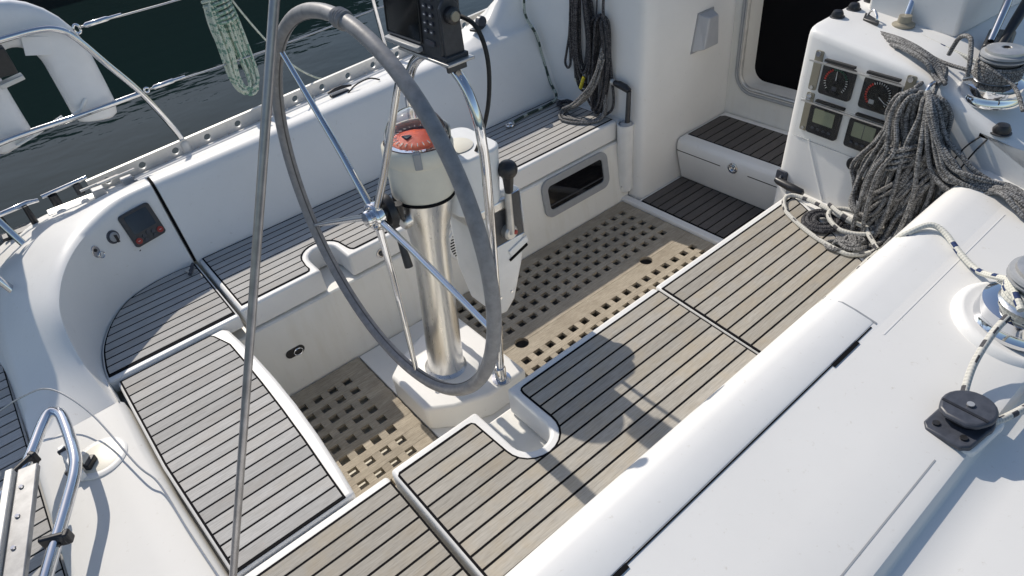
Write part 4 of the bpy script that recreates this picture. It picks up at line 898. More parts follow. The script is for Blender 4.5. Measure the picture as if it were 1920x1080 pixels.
for x0, x1 in ((.28, .46), (1.13, 1.235)): strip_y(x0, x1, -1.1485, .010, .002, 6, parent=t, name='hinge_slot')
secs = [[(1.316, y, sbz(y, 1.316) + .0015), (1.322, y, sbz(y, 1.322) + .0015)] for y in (-.95, -.98, -1.005, -1.03, -1.06, -1.095, -1.13, -1.148)]
obj('seam', MB().loft(secs), 'grey_trim', t, smooth=0)
struct(strip_y(-.5, 1.06, -1.405, .003, .0008, mat_='grey_trim', name='mould_line')); struct(strip_y(1.30, 1.95, -1.175, .004, .001, mat_='gelcoat', name='mould_line'))
# raised lip round the forward part
def winch(label, c, s, base_z, group='self tailing winches', zs=1.0):
    t = thing('winch', label, 'winch', (c[0], c[1], base_z), group); k = s
    obj('skirt', MB().lathe([(.105 * k, 0), (.106 * k, .012 * k * zs), (.100 * k, .022 * k * zs), (.098 * k, .030 * k * zs), (.100 * k, .034 * k * zs), (.096 * k, .060 * k * zs), (.072 * k, .070 * k * zs)], (c[0], c[1], base_z), n=48), 'chrome', t)
    obj('drum', MB().lathe([(.072 * k, .066 * k * zs), (.060 * k, .078 * k * zs), (.055 * k, .10 * k * zs), (.056 * k, .125 * k * zs), (.066 * k, .140 * k * zs)], (c[0], c[1], base_z), n=40), 'stainless_brushed', t)
    j = obj('tailer_jaw', MB().lathe([(.056 * k, .139 * k * zs), (.071 * k, .142 * k * zs), (.073 * k, .148 * k * zs), (.058 * k, .152 * k * zs), (.073 * k, .156 * k * zs), (.071 * k, .164 * k * zs), (.06 * k, .168 * k * zs)], (c[0], c[1], base_z), n=40), 'grey_trim', t)
    obj('cap', MB().lathe([(.062 * k, .166 * k * zs), (.060 * k, .176 * k * zs), (.04 * k, .181 * k * zs), (.016 * k, .181 * k * zs), (.012 * k, .174 * k * zs), (.001, .174 * k * zs)], (c[0], c[1], base_z), n=40), 'alloy', t)
    obj('socket', MB().lathe([(.012 * k, .1815 * k * zs), (.010 * k, .1825 * k * zs), (.001, .1825 * k * zs)], (c[0], c[1], base_z), n=8), 'caulk', t)
    return t
WC = (1.548, -1.372)
struct(obj('winch_plinth', MB().lathe([(.148, -.05), (.142, -.014), (.134, -.004), (.128, .000), (.122, .000), (.116, -.003), (.001, -.003)], (WC[0], WC[1], sbz(WC[1], 1.5) + .014), (0, -.16, 1), 48), 'gelcoat', smooth=40))
winch('large chrome winch on the starboard coaming with a white flecked sheet', WC, 1.0, sbz(WC[1], 1.5) + .012, zs=.86)
# turning block
t = thing('turning_block', 'dark plastic turning block on the starboard coaming, white sheet led through it', 'block', (1.18, -1.40, .67))
fbk = basis((1.185, -1.402, .714), (-1, .12, -.05), (-.12, -1, .12))
obj('pad', MB().prism(rrect(.13, .105, .02), -.026, -.004, fbk), 'gelcoat', t, bevel=.006)
shp = arc(-.008, .0, .050, 75, 285, 16) + [(.060, -.047), (.074, -.034), (.074, .034), (.060, .047)]
lo = obj('lower_cheek', MB().prism(shp, -.004, .010, fbk), 'slate_plastic', t, bevel=.004); obj('sheave', MB().prism(arc(-.008, 0, .038, 0, 350, 24), .010, .024, fbk), 'black_plastic', t)
up = obj('upper_cheek', MB().prism(arc(-.008, .0, .050, 65, 295, 16) + [(.030, -.038), (.040, -.020), (.040, .020), (.030, .038)], .024, .038, fbk), 'slate_plastic', t, bevel=.006, bseg=3)
obj('axle', MB().prism(arc(-.012, .0, .007, 0, 340, 14), .0402, .043, fbk), 'alloy', up); obj('rib', MB().prism([(.004, -.044), (.010, -.044), (.010, .044), (.004, .044)], .0382, .0395, fbk), 'black_plastic', up)
for b_ in (-.027, .027): obj('bolt', MB().prism(arc(.050, b_, .007, 0, 340, 12), .010, .014, fbk), 'black_plastic', lo)
# ---- instrument bulkhead
def iface(y, z, off=0.0):
    return basis(ip(y, z, 0) + Vector((-1, .11, .06)).normalized() * off, (-.11, -1, 0), (.06, 0, 1))
def instrument(label, y, z, kind):
    t = thing('instrument', label, 'gauge', tuple(ip(y, z - .05)), 'instruments on the bulkhead'); f = iface(y, z)
    c = obj('casing', MB().prism(rrect(.122, .106, .012), -.01, .012, f), 'black_plastic', t, bevel=.003)
    if kind in ('wind', 'speed'):
        obj('dial', MB().prism(arc(0, .002, .046, 0, 355, 40), .0122, .0135, f), 'screen_black', c)
        for k in range(24):
            a = math.radians(-40 + 262 * k / 23); r0, r1 = .037, .044; mt = 'gauge_red' if (k in range(14, 20) if kind == 'wind' else k in range(15, 24)) else ('gauge_green' if kind == 'wind' and k in range(6, 14) else 'print_white')
            w = .0026 if mt != 'print_white' else .0009; q = Vector((math.cos(a), math.sin(a))); s_ = Vector((-q.y, q.x)) * w
            obj('mark', MB().prism([tuple(q * r0 + s_ + Vector((0, .002))), tuple(q * r1 + s_ + Vector((0, .002))), tuple(q * r1 - s_ + Vector((0, .002))), tuple(q * r0 - s_ + Vector((0, .002)))], .0137, .0145, f), mt, c, smooth=0)
        a = math.radians(92 if kind == 'wind' else -32); q = Vector((math.cos(a), math.sin(a))); s_ = Vector((-q.y, q.x)) * .0013; o0 = Vector((0, .002))
        obj('needle', MB().prism([tuple(o0 - q * .004 + s_), tuple(o0 + q * .036 + s_ * .5), tuple(o0 + q * .036 - s_ * .5), tuple(o0 - q * .004 - s_)], .0148, .0156, f), 'needle_white', c, smooth=0)
        obj('hub', MB().prism(arc(0, .002, .006, 0, 340, 14), .0148, .018, f), 'black_plastic', c)
        obj('small_window', MB().prism(rrect(.018, .014, .002, 2), .0137, .0145, lambda a_, b_, c_: f(a_ - (.016 if kind == 'speed' else 0), b_ - .022, c_)), 'grey_trim' if kind == 'speed' else 'slate_plastic', c, smooth=0)
    else:
        obj('display', MB().prism(rrect(.080, .050, .003, 3), .0122, .0135, lambda a_, b_, c_: f(a_, b_ + .016, c_)), 'lcd', c, smooth=0)
        for k in range(4): obj('key', MB().prism(rrect(.012, .008, .003, 3), .0122, .015, lambda a_, b_, c_, k=k: f(a_ - .033 + .022 * k, b_ - .030, c_)), 'slate_plastic', c)
        if kind == 'lcd2': obj('divider', MB().prism([(-.001, -.008), (.001, -.008), (.001, .040), (-.001, .040)], .0136, .0142, f), 'slate_plastic', c, smooth=0)
    return t
instrument('round dial with one upright white needle, upper left on the bulkhead', -.528, .884, 'wind')
instrument('round dial with a red arc and slanting white needle, upper right on the bulkhead', -.682, .881, 'speed')
instrument('square display with one pale green screen, lower left on the bulkhead', -.515, .737, 'lcd')
instrument('square display with a split pale green screen, lower right on the bulkhead', -.668, .737, 'lcd2')
t = thing('instrument_cover', 'clear hinged covers with steel hinges over the four bulkhead instruments', 'cover', tuple(ip(-.58, .68)))
for z0, z1 in ((.806, .938), (.662, .797)):
    f = iface(-.592, (z0 + z1) / 2, .026); hh = (z1 - z0) / 2
    cv = obj('clear_flap', MB().box((0, 0, 0), (.34, hh * 2, .004)), 'clear_plastic', t, smooth=0)
    for v in cv.data.vertices: v.co = f(v.co.x, v.co.y, v.co.z)
    obj('flap_edge', MB().box((0, 0, 0), (.34, .005, .006)), 'alloy', t, smooth=0); e_ = t.children[-1] if False else bpy.data.objects[[o.name for o in bpy.data.objects if o.name.startswith('flap_edge')][-1]]
    for v in e_.data.vertices: v.co = f(v.co.x, v.co.y + hh, v.co.z)
    gg = iface(-.592, z1, .020)
    sh = obj('rubber_stop', MB().box((0, 0, 0), (.11, .008, .014)), 'black_rubber', t, smooth=0); 
    for v in sh.data.vertices: v.co = gg(v.co.x - .06, v.co.y + .012, v.co.z)
    sh = obj('rubber_stop', MB().box((0, 0, 0), (.11, .008, .014)), 'black_rubber', t, smooth=0)
    for v in sh.data.vertices: v.co = gg(v.co.x + .095, v.co.y + .012, v.co.z)
for y in (-.440, -.765):
    for z0, z1 in ((.832, .968), (.682, .822)):
        f = iface(y, (z0 + z1) / 2); hp = obj('hinge_plate', MB().prism(rrect(.030, (z1 - z0), .006), .0, .004, f), 'brass_dull', t)
        obj('screw', MB().prism(arc(0, (z1 - z0) / 2 - .010, .009, 0, 340, 14), .004, .012, f), 'stainless', hp); obj('screw', MB().prism(arc(0, -(z1 - z0) / 2 + .010, .007, 0, 340, 14), .004, .010, f), 'stainless', hp)
obj('lower_line', MB().box((0, 0, 0), (.36, .003, .003)), 'grey_trim', t, smooth=0); f = iface(-.595, .650)
for v in bpy.data.objects['lower_line'].data.vertices: v.co = f(v.co.x, v.co.y, v.co.z)
f = iface(-.660, .630); t = thing('power_socket', 'round black power socket with a dangling ring below the displays', 'socket', tuple(ip(-.682, .63)))
obj('flange', MB().prism(arc(0, 0, .024, 0, 350, 24), -.003, .010, f), 'black_plastic', t, bevel=.002); obj('cap', MB().prism(arc(.004, .004, .020, 0, 350, 24), .010, .020, f), 'black_rubber', t, bevel=.003)
obj('ring', MB().tube([f(.010 + .012 * math.cos(q), -.030 + .012 * math.sin(q), .006) for q in [2 * PI * i / 16 for i in range(16)]], .0016, 6, closed=True), 'stainless', t)
t = thing('pump_handle', 'black bar handle on a slate plate at the corner of the instrument bulkhead', 'handle', tuple(ip(-.43, .49)))
f = iface(-.395, .474); obj('plate', MB().prism(rrect(.05, .05, .01), -.002, .008, f), 'slate_plastic', t, bevel=.003); obj('stem', MB().tube([f(0, 0, .005), f(.01, -.005, .032)], .008, 10), 'stainless', t)
obj('grip', MB().tube([f(.0, -.002, .036), f(.015, -.004, .038), f(.07, -.006, .040), f(.12, -.008, .040), f(.128, -.008, .040)], [.010, .014, .016, .015, .008], 14), 'black_plastic', t)
struct(obj('bulkhead_rib', MB().tube([ip(-.47, .655, -.002), ip(-.52, .56, -.002), ip(-.58, .45, -.002)], .006, 8), 'gelcoat'))
# ---- cabin top fittings
def ctz(y): return itop(y) + .001
for k, (x, y) in enumerate(((2.36, -.395), (2.46, -.40), (2.57, -.405))):
    t = thing('vent_button', ('nearest', 'middle', 'farthest')[k] + ' of three small black domes on the coachroof edge', 'stud', (x, y, ctz(y)), 'black studs on the coachroof edge')
    obj('dome', MB().lathe([(.020, 0), (.020, .012), (.015, .022), (.001, .026)], (x, y, ctz(y)), n=18), 'black_plastic', t); obj('washer', MB().lathe([(.025, 0), (.025, .003), (.02, .004)], (x, y, ctz(y)), n=18), 'dark_grey_plastic', t)
t = thing('pad_eye', 'steel shackle on a black diamond pad on the coachroof', 'pad eye', (2.41, -.49, 1.0))
obj('pad', MB().prism([(2.46, -.445), (2.40, -.525), (2.375, -.535), (2.395, -.47)], ctz(-.49), ctz(-.49) + .010), 'black_plastic', t, bevel=.003)
obj('bow', MB().tube(spline([(2.425, -.470, 1.004), (2.43, -.470, 1.035), (2.42, -.49, 1.052), (2.405, -.512, 1.035), (2.402, -.512, 1.004)], 6), .004, 8), 'stainless', t)
t = thing('sprayhood_tube', 'polished tube rising from a steel foot on the coachroof', 'tube', (2.45, -.58, .99))
obj('tube', MB().tube([(2.45, -.585, .992), (2.58, -.56, 1.20), (2.75, -.52, 1.45)], .0125, 14), 'chrome', t); obj('foot', MB().lathe([(.036, 0), (.036, .008), (.022, .014), (.020, .035)], (2.45, -.585, ctz(-.585)), n=20), 'brass_dull', t)
winch('smaller chrome winch on the coachroof wound with grey rope', (2.262, -.955), .84, ctz(-.955) + .004)
t = thing('rope_clutch', 'black rope clutch block with steel lever near the top right corner', 'rope clutch', (2.47, -.86, .97))
obj('body', MB().box((2.48, -.87, ctz(-.87) + .035), (.16, .075, .07), Matrix.Rotation(.25, 3, 'Z')), 'black_plastic', t, bevel=.008); obj('handle', MB().tube([(2.42, -.865, 1.02), (2.50, -.85, 1.10), (2.62, -.82, 1.22)], [.010, .012, .009], 12), 'stainless', t); obj('second_handle', MB().tube([(2.42, -.895, 1.01), (2.52, -.885, 1.06), (2.64, -.87, 1.12)], [.012, .016, .014], 12), 'black_plastic', t); obj('cheek', MB().box((2.42, -.91, ctz(-.91) + .03), (.07, .02, .06)), 'slate_plastic', t, bevel=.004)
t = thing('line_cleat', 'small black cleat with thin cords on the bulkhead edge at the right', 'cleat', (2.13, -1.035, .90))
zz = itop(-1.04); obj('dome', MB().lathe([(.022, 0), (.024, .012), (.016, .026), (.001, .028)], (2.155, -1.045, zz - .006), n=18), 'black_plastic', t); obj('washer', MB().lathe([(.028, 0), (.028, .003), (.02, .004)], (2.155, -1.045, zz - .006), n=18), 'dark_grey_plastic', t)
for k in range(2): obj('cord', MB().tube(spline([(2.15, -1.04 + .01 * k, zz + .008), ip(-1.01 + .03 * k, zz - .06, .012), ip(-.98 + .03 * k, zz - .16, .012)], 6), .0025, 6), 'black_rubber', t)

# ================================================================== ROPES
rnd = random.Random(11)
def rj(s): return rnd.uniform(-s, s)
def rope_mesh(name, paths, r, material, parent=None, k=7, n=9):
    mb = MB()
    for p in paths: mb.tube(spline(p, k), r, n)
    return obj(name, mb, material, parent, smooth=60)
def rope_thing(name, label, paths, r, material, cat='rope', group=None, k=7, n=9):
    o = rope_mesh(name, paths, r, material, None, k, n); return tag(o, label, cat, group)

def ipr(y, z, off=0.0): return ip(y + .02 * (.94 - z) / .35, .954 + (z - .942) * 1.157, off)
# big grey bunch hung on the instrument bulkhead
t = thing('rope_bunch', 'large tangled bunch of grey rope hanging on the instrument bulkhead', 'rope', tuple(ipr(-.84, .55)))
pa = []
for i in range(24):                      # hanging bights, fanned out from the hook
    u = i / 23; cy = -.765 - .200 * u + rj(.016); bz = .575 - .070 * math.sin(u * 2.6) + rj(.035); w = .040 + .030 * rnd.random(); off = .022 + .095 * math.sin(PI * min(1, u * 1.1)) * rnd.random() + rj(.006); ty = -.835 - .05 * (u - .4) + rj(.010); tz = .925 + rj(.014)
    pa.append([ipr(-.836 + rj(.005), .915, .026), ipr(ty + .030 + .02 * (1 - u), tz, .035 + off * .35), ipr(ty + .055 * (1 - u) + .020, tz - .055, off * .7 + .02), ipr(.45 * ty + .55 * (cy + w) + rj(.008), .80 + rj(.02), off + .012), ipr(cy + w + rj(.008), .70 + rj(.02), off + .018),
               ipr(cy + w * .8, bz + .055, off + .022), ipr(cy + rj(.01), bz, off + .024), ipr(cy - w * .8, bz + .050, off + .020), ipr(cy - w + rj(.008), .70 + rj(.025), off + .014), ipr(.45 * ty + .55 * (cy - w) + rj(.008), .81 + rj(.02), off + .008), ipr(ty - .035 * u - .012, tz - .045, off * .7 + .012), ipr(ty - .010, tz - .004, .034 + off * .3), ipr(-.838 + rj(.005), .915, .026)])
rope_mesh('coil', pa, .0070, 'rope_grey', t)
pa = []
for i in range(15):                       # strands swept to starboard over the coaming
    u = i / 14; off = .025 + .065 * rnd.random(); dr = .14 * u + rj(.015)
    pa.append([ipr(-.832 + rj(.006), .915, .03), ipr(-.842 - .01 * u, .944 - .010 * u, .045 + .02 * rnd.random()), ipr(-.885 - .015 * u + rj(.006), .918 - .06 * u, off + .01), ipr(-.935 - .01 * u + rj(.010), .865 - .10 * u + rj(.01), off + .02), ipr(-1.000 + rj(.012), .825 - .105 * u + rj(.01), off + .03),
               ipr(-1.065 + rj(.014), .800 - .055 * u + rj(.008), off + .03), Vector((2.045 - .05 * u + rj(.01), -1.145 + rj(.012), sbz(-1.15, 2.0) + .014 + .022 * rnd.random())), Vector((2.01 - .05 * u + rj(.015), -1.24 + rj(.02), sbz(-1.25, 2.0) + .012 + .014 * rnd.random())), Vector((1.99 - .06 * u + rj(.02), -1.42 + rj(.02), sbz(-1.42, 2.0) + .012))])
rope_mesh('swept_strands', pa, .0070, 'rope_grey', t)
pa = []
for i in range(18):                       # strands falling to the seat corner
    u = i / 17; y1 = -.755 - .150 * u + rj(.014); x1 = 2.075 - .09 * u + rj(.018)
    pa.append([ipr(-.895 - .10 * u + rj(.015), .80 - .03 * u + rj(.02), .045 + .05 * rnd.random()), ipr(-.870 - .08 * u + rj(.012), .70 + rj(.02), .065 + .04 * rnd.random()), ipr(y1 - .035, .60 + rj(.02), .070 + .045 * rnd.random()), Vector((x1, y1, .475 + .012 * rnd.random())), Vector((x1 - .02 + rj(.02), y1 + .03 + rj(.03), .462))])
rope_mesh('falling_strands', pa, .0070, 'rope_grey', t)
pa = []
for i in range(4):                       # hitches round the hank
    z = .80 - .018 * i; pa.append([ipr(-.905, z + .01, .03), ipr(-.870, z + .015, .11), ipr(-.825, z - .005, .115), ipr(-.785, z - .012, .06), ipr(-.775, z - .01, .03)])
for k_ in range(2):
    pa.append([ipr(-.735, .70 - .06 * k_, .02), ipr(-.730, .66 - .05 * k_, .06), ipr(-.745, .60 - .02 * k_, .085), ipr(-.79, .575, .105), ipr(-.84, .60, .115), ipr(-.86, .66, .11)])
rope_mesh('hitches', pa, .0072, 'rope_grey', t)
obj('hook', MB().tube(spline([ipr(-.835, .955, 0), ipr(-.835, .955, .04), ipr(-.835, .93, .05), ipr(-.835, .915, .03)], 6), .006, 8), 'stainless', t)
# line from the bunch round the coachroof winch
wc = Vector((2.262, -.955, ctz(-.955) + .004)); pa = []
turns = [wc + Vector((.058 * math.cos(a), .058 * math.sin(a), .064 + .0082 * a / (2 * PI))) for a in [PI * .9 + 2 * PI * 5 * i / 90 for i in range(91)]]
pa.append([Vector((2.33, -.62, 1.01)), Vector((2.30, -.70, 1.00)), Vector((2.27, -.80, .985)), Vector((2.245, -.89, .985))] + turns[::3] + [Vector((2.20, -1.02, .99)), Vector((2.14, -1.08, .95))])
rope_thing('winch_line', 'grey line wound round the coachroof winch', pa, .0058, 'rope_grey', k=3)
pa = [[Vector((2.36 - .02 * i, -.55 - .02 * i, 1.004 + .004 * (i % 2))), Vector((2.30 - .012 * i + rj(.01), -.64 - .01 * i, 1.018 + rj(.006))), Vector((2.255 - .014 * i + rj(.012), -.73 - .01 * i, 1.012 + rj(.008))), Vector((2.235 - .012 * i, -.82 + rj(.012), .985 + rj(.006))), Vector((2.18 - .006 * i, -.855 + rj(.012), .968))] for i in range(6)]
pa.append([Vector((2.30, -.80, 1.0)), Vector((2.285, -.82, 1.06)), Vector((2.25, -.86, 1.075)), Vector((2.21, -.89, 1.03)), Vector((2.20, -.90, .985))])
pa.append([ip(-.80, .955, -.02), ip(-.79, .945, .02), ip(-.80, .915, .035), ip(-.83, .90, .035), ip(-.85, .92, .03), ip(-.845, .952, .012), Vector((2.22, -.83, .99))])
rope_thing('halyard_tails', 'grey halyard tails heaped on the coachroof beside the winch', pa, .0068, 'rope_grey')
rope_thing('blue_fleck_line', 'white line with blue flecks running across the coachroof to the clutch', [[(2.47, -.56, 1.001), (2.42, -.68, .992), (2.395, -.78, .978), (2.375, -.88, .965)]], .0055, 'rope_whiteblue')
# white and blue sheet: seat loops, over the coaming, to the winch, then to the block
zs = ZS + .007
main = [(1.50, -.898, .475), (1.64, -.900, .475), (1.78, -.895, .475), (1.90, -.880, .476), (1.98, -.893, .485), (1.90, -.940, .56), (1.80, -.985, .67)]
over = [(1.62, -1.015, .735), (1.68, -1.035, .752), (1.735, -1.066, .768), (1.735, -1.105, .764), (1.685, -1.17, .753), (1.640, -1.235, .752)]
wz = sbz(WC[1], 1.5) + .010
tur = [Vector((WC[0] + .062 * math.cos(a), WC[1] + .062 * math.sin(a), wz + .078 + .0100 * (a - 1.2) / (2 * PI))) for a in [1.2 - 2 * PI * 0 + 2 * PI * 3.2 * i / 60 for i in range(61)]]
sheet = [Vector(p) for p in [(1.955, -.893, .478), (1.90, -.925, .52), (1.80, -.972, .62), (1.70, -1.012, .712)]] + [Vector(p) for p in over[1:]] + tur[::3] + [Vector((1.45, -1.37, wz + .10))]
rope_thing('jib_sheet', 'white sheet with blue flecks led over the coaming onto the large winch', [[tuple(p) for p in sheet]], .0078, 'rope_whiteblue', k=4)
rope_thing('sheet_tail', 'white flecked sheet running from the large winch down to the dark turning block', [[(1.44, -1.355, wz + .078), (1.38, -1.352, wz + .062), (1.30, -1.358, wz + .030), (1.225, -1.378, .734), (1.205, -1.388, .728)]], .0078, 'rope_whitefleck')
rope_thing('deck_sheet', 'white flecked sheet leaving the turning block towards the right edge', [[(1.19, -1.435, .726), (1.26, -1.455, .712), (1.40, -1.485, .695), (1.62, -1.52, .690)]], .0078, 'rope_whitefleck')
loops = [[(1.50, -.893, zs), (1.66, -.893, zs), (1.80, -.890, zs), (1.90, -.888, zs + .004), (1.955, -.893, .478)],
         [(1.955, -.880, zs + .01), (1.925, -.865, zs), (1.886, -.825, zs), (1.890, -.762, zs), (1.908, -.688, zs), (1.945, -.600, zs), (1.985, -.535, zs), (2.045, -.490, zs), (2.082, -.495, zs + .003), (2.090, -.54, zs + .006), (2.072, -.61, zs + .015), (2.055, -.665, zs + .020), (2.035, -.735, zs + .020), (2.03, -.80, zs + .022), (2.02, -.86, zs + .02)],
         [(1.95, -.888, zs + .018), (1.99, -.835, zs + .028), (2.05, -.790, zs + .032), (2.085, -.740, zs + .030), (2.078, -.690, zs + .028), (2.045, -.665, zs + .022), (2.005, -.690, zs + .018), (1.975, -.745, zs + .016), (1.985, -.805, zs + .020), (2.02, -.845, zs + .028), (2.05, -.86, zs + .03)],
         [(2.065, -.65, zs + .036), (2.03, -.71, zs + .040), (2.02, -.77, zs + .034), (2.03, -.84, zs + .022)]]
rope_thing('white_rope_loops', 'white flecked rope lying in open loops on the forward teak lid', loops, .0082, 'rope_whitefleck')
pa = []
for i in range(4):
    r_ = .075 - .014 * i; pa.append([(2.005 + r_ * math.cos(a) * .95, -.665 + r_ * math.sin(a) * .8, zs + .002 + .004 * (i % 2)) for a in [i + 2 * PI * j / 14 for j in range(15)]])
rope_thing('dark_coil', 'small dark grey rope coiled flat under the white rope loops', pa, .0080, 'rope_charcoal', k=3)
pa = []
for i in range(5):
    c = (1.925 + rj(.02), -.80 + rj(.03)); r_ = .035 + rj(.012); pa.append([(c[0] + r_ * math.cos(a), c[1] + r_ * .9 * math.sin(a), zs + .002 + .005 * i * .7 + .003 * math.sin(2 * a)) for a in [rj(3) + 2 * PI * j / 12 for j in range(13)]])
rope_thing('grey_tail', 'small heap of grey rope beside the coaming on the forward teak lid', pa, .0060, 'rope_grey', k=3)

# port bulkhead coils
def bw(y, z, off=.012): return Vector((2.198 - off, y, z))
pa = []
for i in range(8):
    u = i / 7; yc = .690 + rj(.030); w = .042 + rj(.020); zb = .565 + .12 * rnd.random() * (i % 3 > 0) + rj(.02); off = .012 + .045 * rnd.random()
    pa.append([bw(.700 + rj(.01), 1.055, .02), bw(yc + w * .8, .95 + rj(.02), off), bw(yc + w, .78 + rj(.03), off), bw(yc + w * .7, zb + .04, off), bw(yc + rj(.012), zb, off), bw(yc - w * .7, zb + .045, off), bw(yc - w, .79 + rj(.03), off), bw(yc - w * .7, .95 + rj(.02), off), bw(.690 + rj(.01), 1.055, .02)])
t = thing('black_rope_hank', 'hank of dark rope with a yellow tape mark at the left of the port bulkhead', 'rope', tuple(bw(.69, .55)), 'coils on the port bulkhead')
rope_mesh('hank', pa, .0062, 'rope_charcoal', t)
rope_mesh('loose_end', [[bw(.775, 1.05), bw(.778, .92), bw(.785, .80, .02), bw(.812, .70, .02), bw(.822, .655, .02), bw(.805, .635, .02), bw(.785, .66, .02), bw(.783, .74, .02), bw(.782, .82, .02), bw(.776, .90)]], .0060, 'rope_charcoal', t)
rope_mesh('whipped_end', [[bw(.745, 1.04, .03), bw(.748, .80, .03), bw(.742, .60, .03)]], .0062, 'rope_charcoal', t)
obj('tape', MB().tube([bw(.655, .635, .058), bw(.668, .60, .060), bw(.680, .575, .058)], .0085, 10), 'yellow_tape', t); obj('whipping', MB().tube([bw(.742, .603, .03), bw(.741, .585, .03)], .0065, 8), 'cream_plastic', t)
pa = []
for i in range(8):
    u = i / 7; yc = .560 + .030 * (u - .5) + rj(.008); w = .040 + rj(.016); off = .014 + .04 * rnd.random(); zb = .475 + .02 * rnd.random()
    pa.append([bw(.566 + rj(.004), .93, .03), bw(yc + w * .6, .905 + rj(.006), off), bw(yc + w, .83, off), bw(yc + w * 1.05 + .012, .70, off), bw(yc + w + .02 + rj(.01), .56, off + .01), bw(yc + .015 + rj(.02), zb + .01, off + .03), bw(yc - w * .4, zb + .05, off + .02), bw(yc - w * .8, .66, off), bw(yc - w, .80, off), bw(yc - w * .7, .895 + rj(.006), off), bw(.556 + rj(.004), .928, .03)])
t = thing('grey_rope_coil', 'long coil of grey rope hanging to the seat beside the winch handle', 'rope', tuple(bw(.56, .47)), 'coils on the port bulkhead')
rope_mesh('coil', pa, .0060, 'rope_charcoal', t)
rope_mesh('standing_part', [[bw(.556, 1.06), bw(.552, .96, .03), bw(.538, .90, .035), bw(.525, .80, .025), bw(.512, .66, .02), bw(.500, .55, .02), bw(.505, .50, .03), bw(.53, .475, .05)]], .0066, 'rope_charcoal', t)
pa = []
for i in range(5):
    u = i / 4; q = .05 * u; pa.append([bw(.540 + rj(.015), .76 + rj(.05), .05 + .02 * rnd.random()), bw(.572 + rj(.015), .64 + rj(.02), .07 + .03 * u), bw(.625 + .03 * u + rj(.015), .545 + rj(.02), .09 + .05 * u), Vector((2.09 - q + rj(.01), .685 + .03 * u + rj(.012), .492 + rj(.008))), Vector((2.055 - q + rj(.015), .675 + rj(.03), .470)), Vector((2.060 - q * .8 + rj(.02), .60 + rj(.03), .469 + .006 * (i % 2))), Vector((2.09 - q * .4 + rj(.02), .535 + rj(.015), .471)), Vector((2.14 + rj(.01), .525 + rj(.012), .50)), bw(.540 + rj(.01), .60 + rj(.04), .045)])
rope_mesh('bights_on_seat', pa, .0064, 'rope_grey', t)
rope_thing('thin_cord', 'thin dark cord hanging between the two coils on the port bulkhead', [[bw(.600, 1.06), bw(.612, .90), bw(.622, .82), bw(.625, .795)]], .0035, 'rope_charcoal', group='coils on the port bulkhead')
rope_thing('dark_heap', 'small black heap of line in the forward corner of the port seat', [[(2.12 + .03 * math.cos(a) + rj(.008), .765 + .045 * math.sin(a) + rj(.008), .470 + .012 * rnd.random()) for a in [2 * PI * j / 11 + i for j in range(12)]] for i in range(5)], .0065, 'rope_charcoal', k=4)
rope_thing('green_fleck_line', 'green and black flecked line running down the port coaming and along the seat', [[(2.19, 1.09, 1.02), (2.155, 1.075, .86), (2.165, 1.012, .76), (2.172, .985, .66), (2.165, .930, .54), (2.150, .870, .480), (2.07, .845, .470), (1.95, .845, .470), (1.86, .838, .470), (1.815, .828, .470)]], .0068, 'rope_greenblack')
t = thing('shackle', 'small steel shackle at the end of the green flecked line on the port seat', 'shackle', (1.80, .82, .463))
obj('bow', MB().tube([(1.80 + .020 * math.cos(a), .822 + .016 * math.sin(a), .470) for a in [2 * PI * i / 18 for i in range(18)]], .0055, 8, closed=True), 'stainless', t); obj('pin', MB().tube([(1.782, .800, .472), (1.80, .840, .472)], .004, 8), 'stainless', t)

# green coil on the lifeline
t = thing('green_rope_coil', 'pale green and white coil of line hanging from the upper lifeline', 'rope', (0.892, 1.714, 0.696))
pa = []
for i in range(14):
    xc = .918 + rj(.018); w = .026 + .026 * rnd.random(); zb = .700 + .03 * rnd.random(); y = 1.716 + rj(.020); tw = rj(.012)
    pa.append([(xc, y, 1.180), (xc - w, y - .012, 1.10), (xc - w * 1.0 + tw, y - .014, .93), (xc - w * 1.1, y, .80), (xc - w * .7, y, zb + .014), (xc, y, zb), (xc + w * .8, y, zb + .016), (xc + w * 1.15, y + .010, .80), (xc + w * .95 + tw, y + .012, .95), (xc + w * .9, y + .010, 1.10), (xc, y, 1.184)])
rope_mesh('coil', pa, .0075, 'rope_green', t)
pa = [[(.918 + .058 * math.cos(a), 1.716 + .038 * math.sin(a), 1.055 + .0175 * i + .008 * math.sin(a + .6 * i)) for a in [2 * PI * j / 12 for j in range(13)]] for i in range(7)]
rope_mesh('wrapping_turns', pa, .0078, 'rope_green', t, k=3)
rope_mesh('knotted_tail', [[(0.860, 1.714, 1.131), (0.851, 1.712, 1.055), (0.854, 1.711, 0.979), (0.870, 1.710, 0.941), (0.883, 1.703, 0.924), (0.870, 1.699, 0.908), (0.860, 1.703, 0.924), (0.867, 1.703, 0.913), (0.851, 1.703, 0.875)]], .0055, 'rope_cord', t)
rope_thing('pale_cord', 'pale cord sagging from the upper lifeline down to the toe rail', [[(0.963, 1.716, 1.180), (1.012, 1.719, 1.055), (1.072, 1.719, 0.924), (1.142, 1.719, 0.799), (1.219, 1.716, 0.707), (1.306, 1.712, 0.647), (1.414, 1.714, 0.636)]], .0048, 'rope_cord')
